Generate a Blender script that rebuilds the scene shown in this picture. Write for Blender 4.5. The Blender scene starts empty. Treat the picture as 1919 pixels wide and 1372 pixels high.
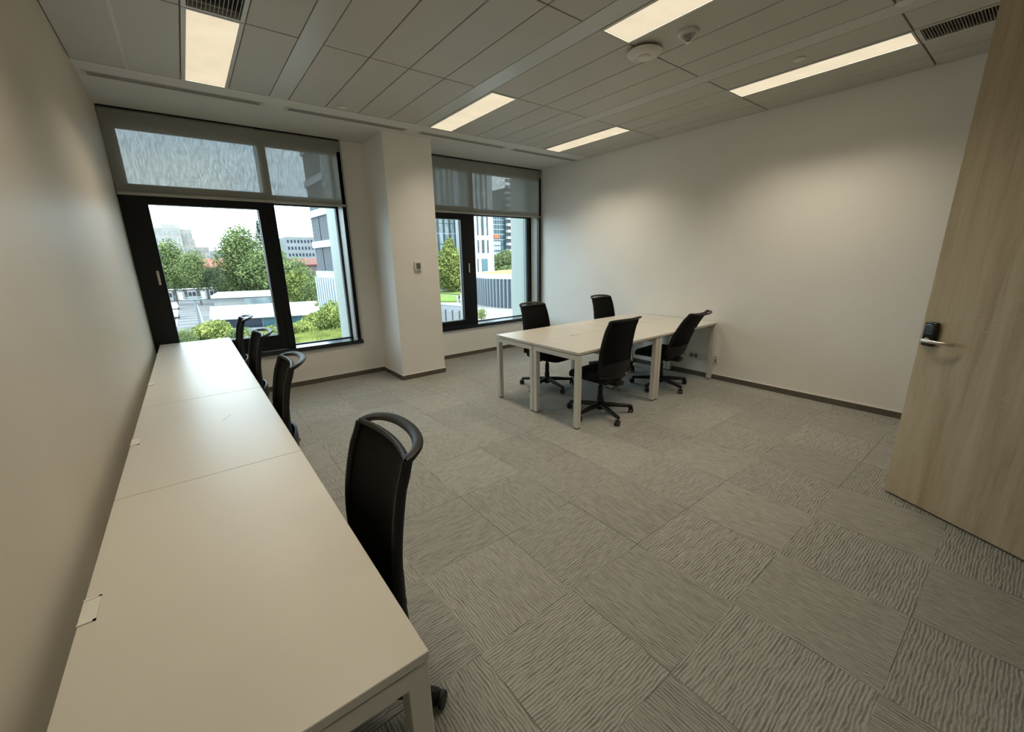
import bpy, bmesh, math, random
from mathutils import Vector, Matrix

SC = bpy.context.scene
COL = SC.collection
R_ = math.radians
random.seed(7)

# ------------------------------------------------------------------ camera
F_PX = 764.78
CAM = Vector((0.3962, 0.0, 1.568))
YAW, PITCH, ROLL = R_(37.7146), R_(-14.7943), R_(-1.1712)
fw = Vector((math.sin(YAW) * math.cos(PITCH), math.cos(YAW) * math.cos(PITCH), math.sin(PITCH)))
rt0 = Vector((math.cos(YAW), -math.sin(YAW), 0))
up0 = rt0.cross(fw)
rt = rt0 * math.cos(ROLL) + up0 * math.sin(ROLL)
up = -rt0 * math.sin(ROLL) + up0 * math.cos(ROLL)
cam_d = bpy.data.cameras.new('camera')
cam = bpy.data.objects.new('camera', cam_d)
COL.objects.link(cam)
cam_d.sensor_fit = 'HORIZONTAL'
cam_d.sensor_width = 36.0
cam_d.lens = F_PX / 1919 * 36.0
cam_d.clip_start = 0.02
cam_d.clip_end = 2000
cam.matrix_world = Matrix.Translation(CAM) @ Matrix((rt, up, -fw)).transposed().to_4x4()
SC.camera = cam

# ------------------------------------------------------------------ view, sky, sun
SC.view_settings.view_transform = 'Standard'
SC.view_settings.look = 'None'
SC.view_settings.gamma = 1
SC.view_settings.use_curve_mapping = False
SC.view_settings.exposure = 0.0
LAMP_W = 11.5
PANEL_COL = (1.0, 0.87, 0.66)

world = bpy.data.worlds.new('sky')
SC.world = world
world.use_nodes = True
wn = world.node_tree
wn.nodes.clear()
wo = wn.nodes.new('ShaderNodeOutputWorld')
wb = wn.nodes.new('ShaderNodeBackground')
wt = wn.nodes.new('ShaderNodeTexCoord')
wns = wn.nodes.new('ShaderNodeTexNoise')
wns.inputs['Scale'].default_value = 3.2
wns.inputs['Detail'].default_value = 5
wmp = wn.nodes.new('ShaderNodeMapping')
wmp.inputs['Scale'].default_value = (1, 1, 3.5)
wr = wn.nodes.new('ShaderNodeValToRGB')
wr.color_ramp.elements[0].position = 0.35
wr.color_ramp.elements[0].color = (0.56, 0.80, 1.0, 1)
wr.color_ramp.elements[1].position = 0.62
wr.color_ramp.elements[1].color = (0.80, 0.95, 1.0, 1)
wn.links.new(wt.outputs['Generated'], wmp.inputs['Vector'])
wn.links.new(wmp.outputs[0], wns.inputs['Vector'])
wn.links.new(wns.outputs['Fac'], wr.inputs['Fac'])
wn.links.new(wr.outputs['Color'], wb.inputs['Color'])
wn.links.new(wb.outputs[0], wo.inputs['Surface'])
wb.inputs['Strength'].default_value = 6.2

sun_d = bpy.data.lights.new('sun', 'SUN')
sun_d.energy = 5.0
sun_d.angle = R_(0.6)
sun_d.color = (1.0, 0.95, 0.86)
sun = bpy.data.objects.new('sun', sun_d)
COL.objects.link(sun)
sun.rotation_euler = Vector((0.35, -0.62, 1.0)).to_track_quat('Z', 'Y').to_euler()

# ------------------------------------------------------------------ helpers


def ray(px, py):
    return fw + rt * ((px - 959.5) / F_PX) - up * ((py - 686) / F_PX)


def at(px, py, Y):
    d = ray(px, py)
    return CAM + d * (Y / d.y)


def atz(px, py, z):
    d = ray(px, py)
    return CAM + d * ((z - CAM.z) / d.z)


class MB:
    """collects geometry for one mesh object"""

    def __init__(self):
        self.bm = bmesh.new()

    def box(self, x0, x1, y0, y1, z0, z1, bev=0.0, mtx=None, seg=2):
        b = bmesh.new()
        bmesh.ops.create_cube(b, size=1)
        for v in b.verts:
            v.co = Vector(((x0 + x1) / 2 + v.co.x * (x1 - x0), (y0 + y1) / 2 + v.co.y * (y1 - y0), (z0 + z1) / 2 + v.co.z * (z1 - z0)))
        if bev > 0:
            bmesh.ops.bevel(b, geom=b.edges[:], offset=bev, segments=seg, affect='EDGES', profile=0.5)
        self.add(b, mtx)
        return self

    def add(self, b, mtx=None):
        if mtx is not None:
            bmesh.ops.transform(b, matrix=mtx, verts=b.verts)
        me = bpy.data.meshes.new('tmp')
        b.to_mesh(me)
        b.free()
        self.bm.from_mesh(me)
        bpy.data.meshes.remove(me)

    def prism(self, pts, z0, z1, mtx=None):
        b = bmesh.new()
        lo = [b.verts.new((p[0], p[1], z0)) for p in pts]
        hi = [b.verts.new((p[0], p[1], z1)) for p in pts]
        n = len(pts)
        b.faces.new(list(reversed(lo)))
        b.faces.new(hi)
        for i in range(n):
            b.faces.new((lo[i], lo[(i + 1) % n], hi[(i + 1) % n], hi[i]))
        bmesh.ops.recalc_face_normals(b, faces=b.faces[:])
        self.add(b, mtx)
        return self

    def lathe(self, prof, seg=24, mtx=None, cap=True):
        b = bmesh.new()
        rings = []
        for r, z in prof:
            rings.append([b.verts.new((r * math.cos(2 * math.pi * i / seg), r * math.sin(2 * math.pi * i / seg), z)) for i in range(seg)])
        for a, c in zip(rings, rings[1:]):
            for i in range(seg):
                b.faces.new((a[i], a[(i + 1) % seg], c[(i + 1) % seg], c[i]))
        if cap:
            b.faces.new(list(reversed(rings[0])))
            b.faces.new(rings[-1])
        bmesh.ops.recalc_face_normals(b, faces=b.faces[:])
        self.add(b, mtx)
        return self

    def sweep(self, path, ra, rb=None, seg=10, upv=(0, 0, 1), closed=False, radii=None):
        """tube of elliptical section: ra across (sideways), rb along upv"""
        rb = rb or ra
        b = bmesh.new()
        P = [Vector(p) for p in path]
        n = len(P)
        rings = []
        for i, p in enumerate(P):
            if closed:
                t = P[(i + 1) % n] - P[i - 1]
            else:
                t = P[min(i + 1, n - 1)] - P[max(i - 1, 0)]
            t.normalize()
            u = Vector(upv) - t * t.dot(Vector(upv))
            if u.length < 1e-4:
                u = Vector((0, 1, 0)) - t * t.y
            u.normalize()
            s = t.cross(u)
            k = radii[i] if radii else 1.0
            rings.append([b.verts.new(p + s * (ra * k * math.cos(2 * math.pi * j / seg)) + u * (rb * k * math.sin(2 * math.pi * j / seg))) for j in range(seg)])
        m = n if closed else n - 1
        for i in range(m):
            a, c = rings[i], rings[(i + 1) % n]
            for j in range(seg):
                b.faces.new((a[j], a[(j + 1) % seg], c[(j + 1) % seg], c[j]))
        if not closed:
            b.faces.new(list(reversed(rings[0])))
            b.faces.new(rings[-1])
        bmesh.ops.recalc_face_normals(b, faces=b.faces[:])
        self.add(b)
        return self

    def grid(self, fn, nu, nv, thick=0.0):
        """surface fn(u,v) for u,v in 0..1, optionally closed with thickness along the normal"""
        b = bmesh.new()
        V = [[b.verts.new(fn(i / nu, j / nv)) for j in range(nv + 1)] for i in range(nu + 1)]
        for i in range(nu):
            for j in range(nv):
                b.faces.new((V[i][j], V[i + 1][j], V[i + 1][j + 1], V[i][j + 1]))
        bmesh.ops.recalc_face_normals(b, faces=b.faces[:])
        if thick:
            b.normal_update()
            bmesh.ops.solidify(b, geom=b.faces[:], thickness=thick)
        self.add(b)
        return self

    def quad(self, pts):
        self.bm.faces.new([self.bm.verts.new(p) for p in pts])
        return self

    def build(self, name, mat, parent=None, smooth=False, loc=None, rz=0.0):
        me = bpy.data.meshes.new(name)
        self.bm.to_mesh(me)
        self.bm.free()
        me.materials.append(mat)
        if smooth:
            for p in me.polygons:
                p.use_smooth = True
            try:
                me.set_sharp_from_angle(angle=R_(40))
            except Exception:
                pass
        o = bpy.data.objects.new(name, me)
        COL.objects.link(o)
        if parent is not None:
            o.parent = parent
        if loc is not None:
            o.location = loc
        if rz:
            o.rotation_euler = (0, 0, rz)
        return o


def tag(o, label=None, cat=None, group=None, kind=None):
    if label:
        o['label'] = label
    if cat:
        o['category'] = cat
    if group:
        o['group'] = group
    if kind:
        o['kind'] = kind
    return o


def empty(name, loc=(0, 0, 0), rz=0.0):
    o = bpy.data.objects.new(name, None)
    COL.objects.link(o)
    o.location = loc
    o.rotation_euler = (0, 0, rz)
    o.empty_display_size = 0.2
    return o


def copy_tree(o, parent=None):
    c = o.copy()
    COL.objects.link(c)
    c.parent = parent
    for ch in [q for q in bpy.data.objects if q.parent == o]:
        copy_tree(ch, c)
    return c


# ------------------------------------------------------------------ materials
def newmat(name):
    m = bpy.data.materials.new(name)
    m.use_nodes = True
    return m, m.node_tree, m.node_tree.nodes['Principled BSDF']


def nd(t, kind, **kw):
    n = t.nodes.new(kind)
    for k, v in kw.items():
        if k in ('operation', 'data_type', 'blend_type', 'feature', 'distance', 'wave_type', 'bands_direction', 'noise_dimensions'):
            setattr(n, k, v)
        else:
            n.inputs[k].default_value = v
    return n


def simple(name, col, rough=0.6, metal=0.0, noise=0.04, scale=30, bump=0.0, bscale=200, spec=0.5, coat=0.0):
    m, t, p = newmat(name)
    p.inputs['Roughness'].default_value = rough
    p.inputs['Metallic'].default_value = metal
    p.inputs['Specular IOR Level'].default_value = spec
    p.inputs['Coat Weight'].default_value = coat
    g = t.nodes.new('ShaderNodeNewGeometry')
    n = nd(t, 'ShaderNodeTexNoise', Scale=scale, Detail=3)
    t.links.new(g.outputs['Position'], n.inputs['Vector'])
    r = t.nodes.new('ShaderNodeValToRGB')
    r.color_ramp.elements[0].position = 0.3
    r.color_ramp.elements[1].position = 0.7
    r.color_ramp.elements[0].color = tuple(c * (1 - noise) for c in col) + (1,)
    r.color_ramp.elements[1].color = tuple(min(1, c * (1 + noise)) for c in col) + (1,)
    t.links.new(n.outputs['Fac'], r.inputs['Fac'])
    t.links.new(r.outputs['Color'], p.inputs['Base Color'])
    if bump:
        n2 = nd(t, 'ShaderNodeTexNoise', Scale=bscale, Detail=4)
        t.links.new(g.outputs['Position'], n2.inputs['Vector'])
        b = nd(t, 'ShaderNodeBump', Strength=bump, Distance=0.002)
        t.links.new(n2.outputs['Fac'], b.inputs['Height'])
        t.links.new(b.outputs['Normal'], p.inputs['Normal'])
    return m


M = {}
M['wall'] = simple('wall_paint', (0.87, 0.855, 0.82), 0.55, noise=0.015, scale=2, bump=0.15, bscale=260)
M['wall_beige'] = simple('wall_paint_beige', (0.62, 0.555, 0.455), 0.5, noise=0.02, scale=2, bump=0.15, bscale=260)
M['soffit'] = simple('soffit_paint', (0.66, 0.65, 0.60), 0.6, noise=0.01, scale=2)
M['tile'] = simple('ceiling_panel', (0.50, 0.48, 0.425), 0.55, noise=0.02, scale=3, bump=0.2, bscale=700)
M['band'] = simple('ceiling_band', (0.52, 0.51, 0.46), 0.33, noise=0.01, scale=2)
M['gap'] = simple('ceiling_gap', (0.10, 0.095, 0.08), 0.9)
M['frame_white'] = simple('lamp_frame', (0.55, 0.54, 0.50), 0.4, noise=0.02)
M['baseboard'] = simple('baseboard', (0.115, 0.10, 0.082), 0.5, noise=0.1, scale=12)
M['trimline'] = simple('trim_white', (0.7, 0.68, 0.63), 0.5)
M['black_frame'] = simple('black_aluminium', (0.004, 0.0055, 0.007), 0.35, noise=0.1, spec=0.3)
M['black_sill'] = simple('black_sill', (0.012, 0.016, 0.021), 0.16, noise=0.1)
M['reveal'] = simple('reveal_aluminium', (0.46, 0.42, 0.35), 0.45, noise=0.03)
M['blind_rail'] = simple('blind_rail', (0.42, 0.42, 0.38), 0.45)
M['steel'] = simple('steel', (0.6, 0.58, 0.54), 0.25, metal=1.0)
M['desk_metal'] = simple('desk_frame', (0.62, 0.60, 0.53), 0.4, noise=0.02)
M['black_plastic'] = simple('black_plastic', (0.006, 0.006, 0.006), 0.5, spec=0.3, noise=0.1, bump=0.15, bscale=500)
M['handle_plastic'] = simple('handle_plastic', (0.014, 0.014, 0.0135), 0.45, spec=0.35, noise=0.1, bump=0.2, bscale=600)
M['black_soft'] = simple('black_fabric', (0.005, 0.005, 0.0055), 0.9, spec=0.2, noise=0.2, scale=200, bump=0.4, bscale=800)
M['rubber'] = simple('black_foot', (0.01, 0.01, 0.01), 0.6)
M['slot'] = simple('dark_slot', (0.03, 0.03, 0.027), 0.8)
M['vent'] = simple('vent_blade', (0.30, 0.28, 0.24), 0.4, metal=0.3)
M['socket'] = simple('socket_plastic', (0.68, 0.66, 0.62), 0.4)
M['device'] = simple('device_plastic', (0.66, 0.63, 0.58), 0.4)
M['screen'] = simple('thermostat_screen', (0.14, 0.155, 0.15), 0.2)
M['dark_lock'] = simple('lock_body', (0.006, 0.008, 0.009), 0.2, noise=0.1)
M['dark_button'] = simple('lock_button', (0.035, 0.045, 0.048), 0.3)

# desktop laminate with a light linen texture
m, t, p = newmat('desk_laminate')
g = t.nodes.new('ShaderNodeNewGeometry')
n = nd(t, 'ShaderNodeTexNoise', Scale=2.5, Detail=2)
t.links.new(g.outputs['Position'], n.inputs['Vector'])
r = t.nodes.new('ShaderNodeValToRGB')
r.color_ramp.elements[0].color = (0.57, 0.545, 0.49, 1)
r.color_ramp.elements[1].color = (0.61, 0.58, 0.52, 1)
t.links.new(n.outputs['Fac'], r.inputs['Fac'])
t.links.new(r.outputs['Color'], p.inputs['Base Color'])
p.inputs['Roughness'].default_value = 0.36
n2 = nd(t, 'ShaderNodeTexNoise', Scale=420, Detail=3)
t.links.new(g.outputs['Position'], n2.inputs['Vector'])
b = nd(t, 'ShaderNodeBump', Strength=0.18, Distance=0.0012)
t.links.new(n2.outputs['Fac'], b.inputs['Height'])
t.links.new(b.outputs['Normal'], p.inputs['Normal'])
M['desktop'] = m

# fine mesh fabric of the chair backs
m, t, p = newmat('mesh_fabric')
tc = t.nodes.new('ShaderNodeTexCoord')
w = nd(t, 'ShaderNodeTexWave', Scale=75, Distortion=0.3, bands_direction='Z')
t.links.new(tc.outputs['Object'], w.inputs['Vector'])
r = t.nodes.new('ShaderNodeValToRGB')
r.color_ramp.elements[0].color = (0.002, 0.002, 0.002, 1)
r.color_ramp.elements[1].color = (0.006, 0.006, 0.006, 1)
t.links.new(w.outputs['Fac'], r.inputs['Fac'])
t.links.new(r.outputs['Color'], p.inputs['Base Color'])
p.inputs['Roughness'].default_value = 0.75
p.inputs['Specular IOR Level'].default_value = 0.15
b = nd(t, 'ShaderNodeBump', Strength=0.4, Distance=0.002)
t.links.new(w.outputs['Fac'], b.inputs['Height'])
t.links.new(b.outputs['Normal'], p.inputs['Normal'])
M['mesh'] = m


def math_node(t, op, a, b_=None):
    n = t.nodes.new('ShaderNodeMath')
    n.operation = op
    for i, v in enumerate((a, b_)):
        if v is None:
            continue
        if isinstance(v, (int, float)):
            n.inputs[i].default_value = v
        else:
            t.links.new(v, n.inputs[i])
    return n.outputs[0]


# carpet tiles, laid quarter turn
m, t, p = newmat('carpet_tiles')
g = t.nodes.new('ShaderNodeNewGeometry')
s = t.nodes.new('ShaderNodeSeparateXYZ')
t.links.new(g.outputs['Position'], s.inputs[0])
X, Y = s.outputs[0], s.outputs[1]
TP = 0.5245
fx = math_node(t, 'DIVIDE', math_node(t, 'SUBTRACT', X, 1.612), TP)
fy = math_node(t, 'DIVIDE', math_node(t, 'SUBTRACT', Y, 0.083), TP)
cx = math_node(t, 'FLOOR', fx)
cy = math_node(t, 'FLOOR', fy)
par = math_node(t, 'FLOORED_MODULO', math_node(t, 'ADD', cx, cy), 2.0)
wv = t.nodes.new('ShaderNodeCombineXYZ')
t.links.new(cx, wv.inputs[0])
t.links.new(cy, wv.inputs[1])
wno = t.nodes.new('ShaderNodeTexWhiteNoise')
t.links.new(wv.outputs[0], wno.inputs['Vector'])
rnd = wno.outputs['Value']


def mixf(t, f, a, b_):
    # a*(1-f)+b*f
    return math_node(t, 'ADD', math_node(t, 'MULTIPLY', a, math_node(t, 'SUBTRACT', 1.0, f)), math_node(t, 'MULTIPLY', b_, f))


along = mixf(t, par, X, Y)
across = mixf(t, par, Y, X)
cv = t.nodes.new('ShaderNodeCombineXYZ')
t.links.new(math_node(t, 'MULTIPLY', along, 13.0), cv.inputs[0])
t.links.new(math_node(t, 'MULTIPLY', across, 150.0), cv.inputs[1])
t.links.new(math_node(t, 'MULTIPLY', rnd, 60.0), cv.inputs[2])
n1 = nd(t, 'ShaderNodeTexNoise', Scale=1.0, Detail=2.0, Roughness=0.55)
t.links.new(cv.outputs[0], n1.inputs['Vector'])
n2 = nd(t, 'ShaderNodeTexNoise', Scale=420.0, Detail=2)
t.links.new(g.outputs['Position'], n2.inputs['Vector'])
# continuous wobbly ribs about 13 mm apart
cw1 = t.nodes.new('ShaderNodeCombineXYZ')
t.links.new(math_node(t, 'MULTIPLY', along, 9.0), cw1.inputs[0])
t.links.new(math_node(t, 'MULTIPLY', across, 16.0), cw1.inputs[1])
t.links.new(math_node(t, 'MULTIPLY', rnd, 40.0), cw1.inputs[2])
nw_ = nd(t, 'ShaderNodeTexNoise', Scale=1.0, Detail=3.0, Roughness=0.6)
t.links.new(cw1.outputs[0], nw_.inputs['Vector'])
phase = math_node(t, 'ADD', math_node(t, 'MULTIPLY', across, 480.0), math_node(t, 'MULTIPLY', nw_.outputs['Fac'], 15.0))
rib = math_node(t, 'ADD', math_node(t, 'MULTIPLY', math_node(t, 'SINE', phase), 0.5), 0.5)
hrib = math_node(t, 'ADD', math_node(t, 'MULTIPLY', rib, 0.30), math_node(t, 'MULTIPLY', n1.outputs['Fac'], 0.74))
r = t.nodes.new('ShaderNodeValToRGB')
r.color_ramp.elements[0].position = 0.22
r.color_ramp.elements[0].color = (0.155, 0.149, 0.132, 1)
r.color_ramp.elements[1].position = 0.62
r.color_ramp.elements[1].color = (0.38, 0.374, 0.345, 1)
t.links.new(hrib, r.inputs['Fac'])
# grain and tile-to-tile brightness
val = math_node(t, 'ADD', math_node(t, 'MULTIPLY', n2.outputs['Fac'], 1.1), math_node(t, 'ADD', math_node(t, 'MULTIPLY', rnd, 0.14), 0.38))
vv = t.nodes.new('ShaderNodeVectorMath')
vv.operation = 'SCALE'
t.links.new(r.outputs['Color'], vv.inputs[0])
# seams: thin dark line on the tile border, broken up
ex = math_node(t, 'ABSOLUTE', math_node(t, 'SUBTRACT', math_node(t, 'FRACT', fx), 0.5))
ey = math_node(t, 'ABSOLUTE', math_node(t, 'SUBTRACT', math_node(t, 'FRACT', fy), 0.5))
edge = math_node(t, 'GREATER_THAN', math_node(t, 'MAXIMUM', ex, ey), 0.4965)
n3 = nd(t, 'ShaderNodeTexNoise', Scale=2.2, Detail=2)
t.links.new(g.outputs['Position'], n3.inputs['Vector'])
brk = math_node(t, 'GREATER_THAN', n3.outputs['Fac'], 0.50)
seam = math_node(t, 'SUBTRACT', 1.0, math_node(t, 'MULTIPLY', math_node(t, 'MULTIPLY', edge, brk), 0.55))
t.links.new(math_node(t, 'MULTIPLY', val, seam), vv.inputs['Scale'])
t.links.new(vv.outputs[0], p.inputs['Base Color'])
p.inputs['Roughness'].default_value = 0.95
p.inputs['Specular IOR Level'].default_value = 0.15
b = nd(t, 'ShaderNodeBump', Strength=1.0, Distance=0.006)
hh = math_node(t, 'ADD', hrib, math_node(t, 'MULTIPLY', n2.outputs['Fac'], 0.25))
t.links.new(hh, b.inputs['Height'])
t.links.new(b.outputs['Normal'], p.inputs['Normal'])
M['carpet'] = m

# oak veneer door
m, t, p = newmat('oak_veneer')
tc = t.nodes.new('ShaderNodeTexCoord')
mp = t.nodes.new('ShaderNodeMapping')
mp.inputs['Scale'].default_value = (14, 14, 0.9)
t.links.new(tc.outputs['Object'], mp.inputs['Vector'])
n1 = nd(t, 'ShaderNodeTexNoise', Scale=1.0, Detail=6, Roughness=0.6, Distortion=0.5)
t.links.new(mp.outputs[0], n1.inputs['Vector'])
mp2 = t.nodes.new('ShaderNodeMapping')
mp2.inputs['Scale'].default_value = (90, 90, 5)
t.links.new(tc.outputs['Object'], mp2.inputs['Vector'])
n2 = nd(t, 'ShaderNodeTexNoise', Scale=1.0, Detail=4)
t.links.new(mp2.outputs[0], n2.inputs['Vector'])
r = t.nodes.new('ShaderNodeValToRGB')
r.color_ramp.elements[0].position = 0.30
r.color_ramp.elements[0].color = (0.38, 0.285, 0.17, 1)
r.color_ramp.elements[1].position = 0.68
r.color_ramp.elements[1].color = (0.59, 0.49, 0.335, 1)
mx = math_node(t, 'ADD', math_node(t, 'MULTIPLY', n1.outputs['Fac'], 0.8), math_node(t, 'MULTIPLY', n2.outputs['Fac'], 0.2))
t.links.new(mx, r.inputs['Fac'])
# short pale cross flecks of the grain, in scattered clusters
mp3 = t.nodes.new('ShaderNodeMapping')
mp3.inputs['Scale'].default_value = (22, 22, 170)
t.links.new(tc.outputs['Object'], mp3.inputs['Vector'])
n4 = nd(t, 'ShaderNodeTexNoise', Scale=1.0, Detail=2)
t.links.new(mp3.outputs[0], n4.inputs['Vector'])
mp4 = t.nodes.new('ShaderNodeMapping')
mp4.inputs['Scale'].default_value = (13, 13, 4.5)
t.links.new(tc.outputs['Object'], mp4.inputs['Vector'])
n5 = nd(t, 'ShaderNodeTexNoise', Scale=1.0, Detail=1)
t.links.new(mp4.outputs[0], n5.inputs['Vector'])
fl = math_node(t, 'MULTIPLY', math_node(t, 'GREATER_THAN', n4.outputs['Fac'], 0.56), math_node(t, 'MULTIPLY', math_node(t, 'MAXIMUM', math_node(t, 'SUBTRACT', n5.outputs['Fac'], 0.56), 0.0), 5.0))
mc = t.nodes.new('ShaderNodeMix')
mc.data_type = 'RGBA'
t.links.new(fl, mc.inputs['Factor'])
t.links.new(r.outputs['Color'], mc.inputs['A'])
mc.inputs['B'].default_value = (0.56, 0.46, 0.32, 1)
t.links.new(mc.outputs['Result'], p.inputs['Base Color'])
p.inputs['Roughness'].default_value = 0.5
b = nd(t, 'ShaderNodeBump', Strength=0.15, Distance=0.002)
t.links.new(n2.outputs['Fac'], b.inputs['Height'])
t.links.new(b.outputs['Normal'], p.inputs['Normal'])
M['oak'] = m


# glass: see-through with a faint mirror coat
def glass(name, tint=(0.96, 0.985, 0.98), refl=0.06):
    m = bpy.data.materials.new(name)
    m.use_nodes = True
    t = m.node_tree
    t.nodes.clear()
    o = t.nodes.new('ShaderNodeOutputMaterial')
    tr = t.nodes.new('ShaderNodeBsdfTransparent')
    tr.inputs['Color'].default_value = tint + (1,)
    gl = t.nodes.new('ShaderNodeBsdfGlossy')
    gl.inputs['Roughness'].default_value = 0.02
    lw = t.nodes.new('ShaderNodeLayerWeight')
    lw.inputs['Blend'].default_value = 0.25
    mxs = t.nodes.new('ShaderNodeMixShader')
    f = math_node(t, 'MULTIPLY', lw.outputs['Fresnel'], refl / 0.08)
    t.links.new(f, mxs.inputs['Fac'])
    t.links.new(tr.outputs[0], mxs.inputs[1])
    t.links.new(gl.outputs[0], mxs.inputs[2])
    t.links.new(mxs.outputs[0], o.inputs['Surface'])
    return m


M['glass'] = glass('window_glass')

# blind screen fabric: open weave, half see-through
m = bpy.data.materials.new('screen_fabric')
m.use_nodes = True
t = m.node_tree
t.nodes.clear()
o = t.nodes.new('ShaderNodeOutputMaterial')
g = t.nodes.new('ShaderNodeNewGeometry')
mp = t.nodes.new('ShaderNodeMapping')
mp.inputs['Scale'].default_value = (95, 95, 15)
t.links.new(g.outputs['Position'], mp.inputs['Vector'])
n = nd(t, 'ShaderNodeTexNoise', Scale=1.0, Detail=3)
t.links.new(mp.outputs[0], n.inputs['Vector'])
tr = t.nodes.new('ShaderNodeBsdfTransparent')
tr.inputs['Color'].default_value = (1, 1, 1, 1)
df = t.nodes.new('ShaderNodeBsdfDiffuse')
df.inputs['Color'].default_value = (0.50, 0.50, 0.46, 1)
tl = t.nodes.new('ShaderNodeBsdfTranslucent')
tl.inputs['Color'].default_value = (0.09, 0.095, 0.09, 1)
m1 = t.nodes.new('ShaderNodeMixShader')
m1.inputs['Fac'].default_value = 0.40
t.links.new(df.outputs[0], m1.inputs[1])
t.links.new(tl.outputs[0], m1.inputs[2])
m2 = t.nodes.new('ShaderNodeMixShader')
fac = math_node(t, 'ADD', math_node(t, 'MULTIPLY', math_node(t, 'SUBTRACT', n.outputs['Fac'], 0.5), 0.12), 0.066)
t.links.new(fac, m2.inputs['Fac'])
t.links.new(m1.outputs[0], m2.inputs[1])
t.links.new(tr.outputs[0], m2.inputs[2])
t.links.new(m2.outputs[0], o.inputs['Surface'])
M['screen_fabric'] = m

# luminous diffuser of the ceiling lamps
m = bpy.data.materials.new('lamp_diffuser')
m.use_nodes = True
t = m.node_tree
t.nodes.clear()
o = t.nodes.new('ShaderNodeOutputMaterial')
g = t.nodes.new('ShaderNodeNewGeometry')
n = nd(t, 'ShaderNodeTexNoise', Scale=5.0, Detail=2)
t.links.new(g.outputs['Position'], n.inputs['Vector'])
e = t.nodes.new('ShaderNodeEmission')
e.inputs['Color'].default_value = (1.0, 0.86, 0.61, 1)
t.links.new(math_node(t, 'ADD', math_node(t, 'MULTIPLY', n.outputs['Fac'], 0.22), 0.77), e.inputs['Strength'])
t.links.new(e.outputs[0], o.inputs['Surface'])
M['diffuser'] = m

# outdoor materials
M['asphalt'] = simple('asphalt', (0.078, 0.075, 0.078), 0.9, noise=0.12, scale=0.6)
M['paving'] = simple('plaza_paving', (0.22, 0.20, 0.185), 0.8, noise=0.08, scale=0.7)
M['lawn'] = simple('lawn', (0.11, 0.16, 0.02), 0.9, noise=0.35, scale=6)
M['paint_line'] = simple('road_paint', (0.35, 0.34, 0.30), 0.8)
M['white_render'] = simple('white_cladding', (0.36, 0.38, 0.41), 0.6, noise=0.04, scale=0.4)
M['fin'] = simple('facade_fin', (0.29, 0.315, 0.285), 0.5, noise=0.03, scale=0.6)
M['fin_joint'] = simple('facade_joint', (0.02, 0.03, 0.03), 0.6)
M['grey_render'] = simple('grey_wall', (0.19, 0.195, 0.185), 0.8, noise=0.08, scale=0.5)
M['apartment'] = simple('apartment_wall', (0.24, 0.225, 0.205), 0.85, noise=0.15, scale=0.35)
M['apartment_cool'] = simple('apartment_wall_cool', (0.17, 0.18, 0.185), 0.85, noise=0.1, scale=0.35)
M['red_roof'] = simple('red_roof', (0.19, 0.055, 0.035), 0.8, noise=0.25, scale=0.9)
M['pink_wall'] = simple('pink_wall', (0.24, 0.165, 0.14), 0.8, noise=0.1, scale=0.5)
M['white_roof'] = simple('white_roof', (0.50, 0.49, 0.48), 0.7, noise=0.03, scale=0.5)
M['dark_glass'] = simple('dark_glass', (0.02, 0.027, 0.045), 0.15, noise=0.3, scale=0.4)
M['mid_glass'] = simple('pane_glass', (0.14, 0.17, 0.18), 0.15, noise=0.35, scale=0.5)  # base colour lightened to stand in for reflected sky
M['painted_sky_glass'] = simple('painted_sky_pane', (0.27, 0.31, 0.31), 0.15, noise=0.3, scale=0.5)  # stronger sky reflection painted into the base colour, for the white offices
M['teal_glass'] = simple('teal_glass', (0.035, 0.085, 0.10), 0.15, noise=0.35, scale=0.5)
M['blue_panel'] = simple('blue_cladding', (0.11, 0.15, 0.22), 0.5, noise=0.08, scale=0.6)
M['blue_tower'] = simple('blue_tower_glass', (0.06, 0.13, 0.18), 0.2, noise=0.2, scale=0.2)
M['orange'] = simple('orange_panel', (0.30, 0.08, 0.02), 0.6)
M['grey_blue'] = simple('fin_metal', (0.19, 0.21, 0.235), 0.45, noise=0.08)
M['sedum'] = simple('sedum_roof', (0.26, 0.19, 0.045), 0.9, noise=0.4, scale=1.2)
M['container'] = simple('cabin_wall', (0.24, 0.24, 0.245), 0.6, noise=0.05)
M['dark_trim'] = simple('dark_trim', (0.045, 0.05, 0.052), 0.6)
M['pole'] = simple('galvanised_pole', (0.14, 0.17, 0.18), 0.4, metal=0.4)
M['bark'] = simple('bark', (0.09, 0.07, 0.05), 0.9, noise=0.2)
M['car_paint'] = simple('car_paint', (0.6, 0.6, 0.6), 0.3, coat=0.6)
M['cloth_dark'] = simple('dark_clothes', (0.02, 0.02, 0.025), 0.8)
M['fence_grey'] = simple('fence_panel', (0.27, 0.26, 0.255), 0.6, noise=0.06)


def leafmat(name, a, b_):
    m, t, p = newmat(name)
    g = t.nodes.new('ShaderNodeNewGeometry')
    n = nd(t, 'ShaderNodeTexNoise', Scale=0.9, Detail=5)
    t.links.new(g.outputs['Position'], n.inputs['Vector'])
    r = t.nodes.new('ShaderNodeValToRGB')
    r.color_ramp.elements[0].position = 0.35
    r.color_ramp.elements[1].position = 0.65
    r.color_ramp.elements[0].color = a + (1,)
    r.color_ramp.elements[1].color = b_ + (1,)
    t.links.new(n.outputs['Fac'], r.inputs['Fac'])
    t.links.new(r.outputs['Color'], p.inputs['Base Color'])
    p.inputs['Roughness'].default_value = 0.7
    p.inputs['Specular IOR Level'].default_value = 0.2
    return m


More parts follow.
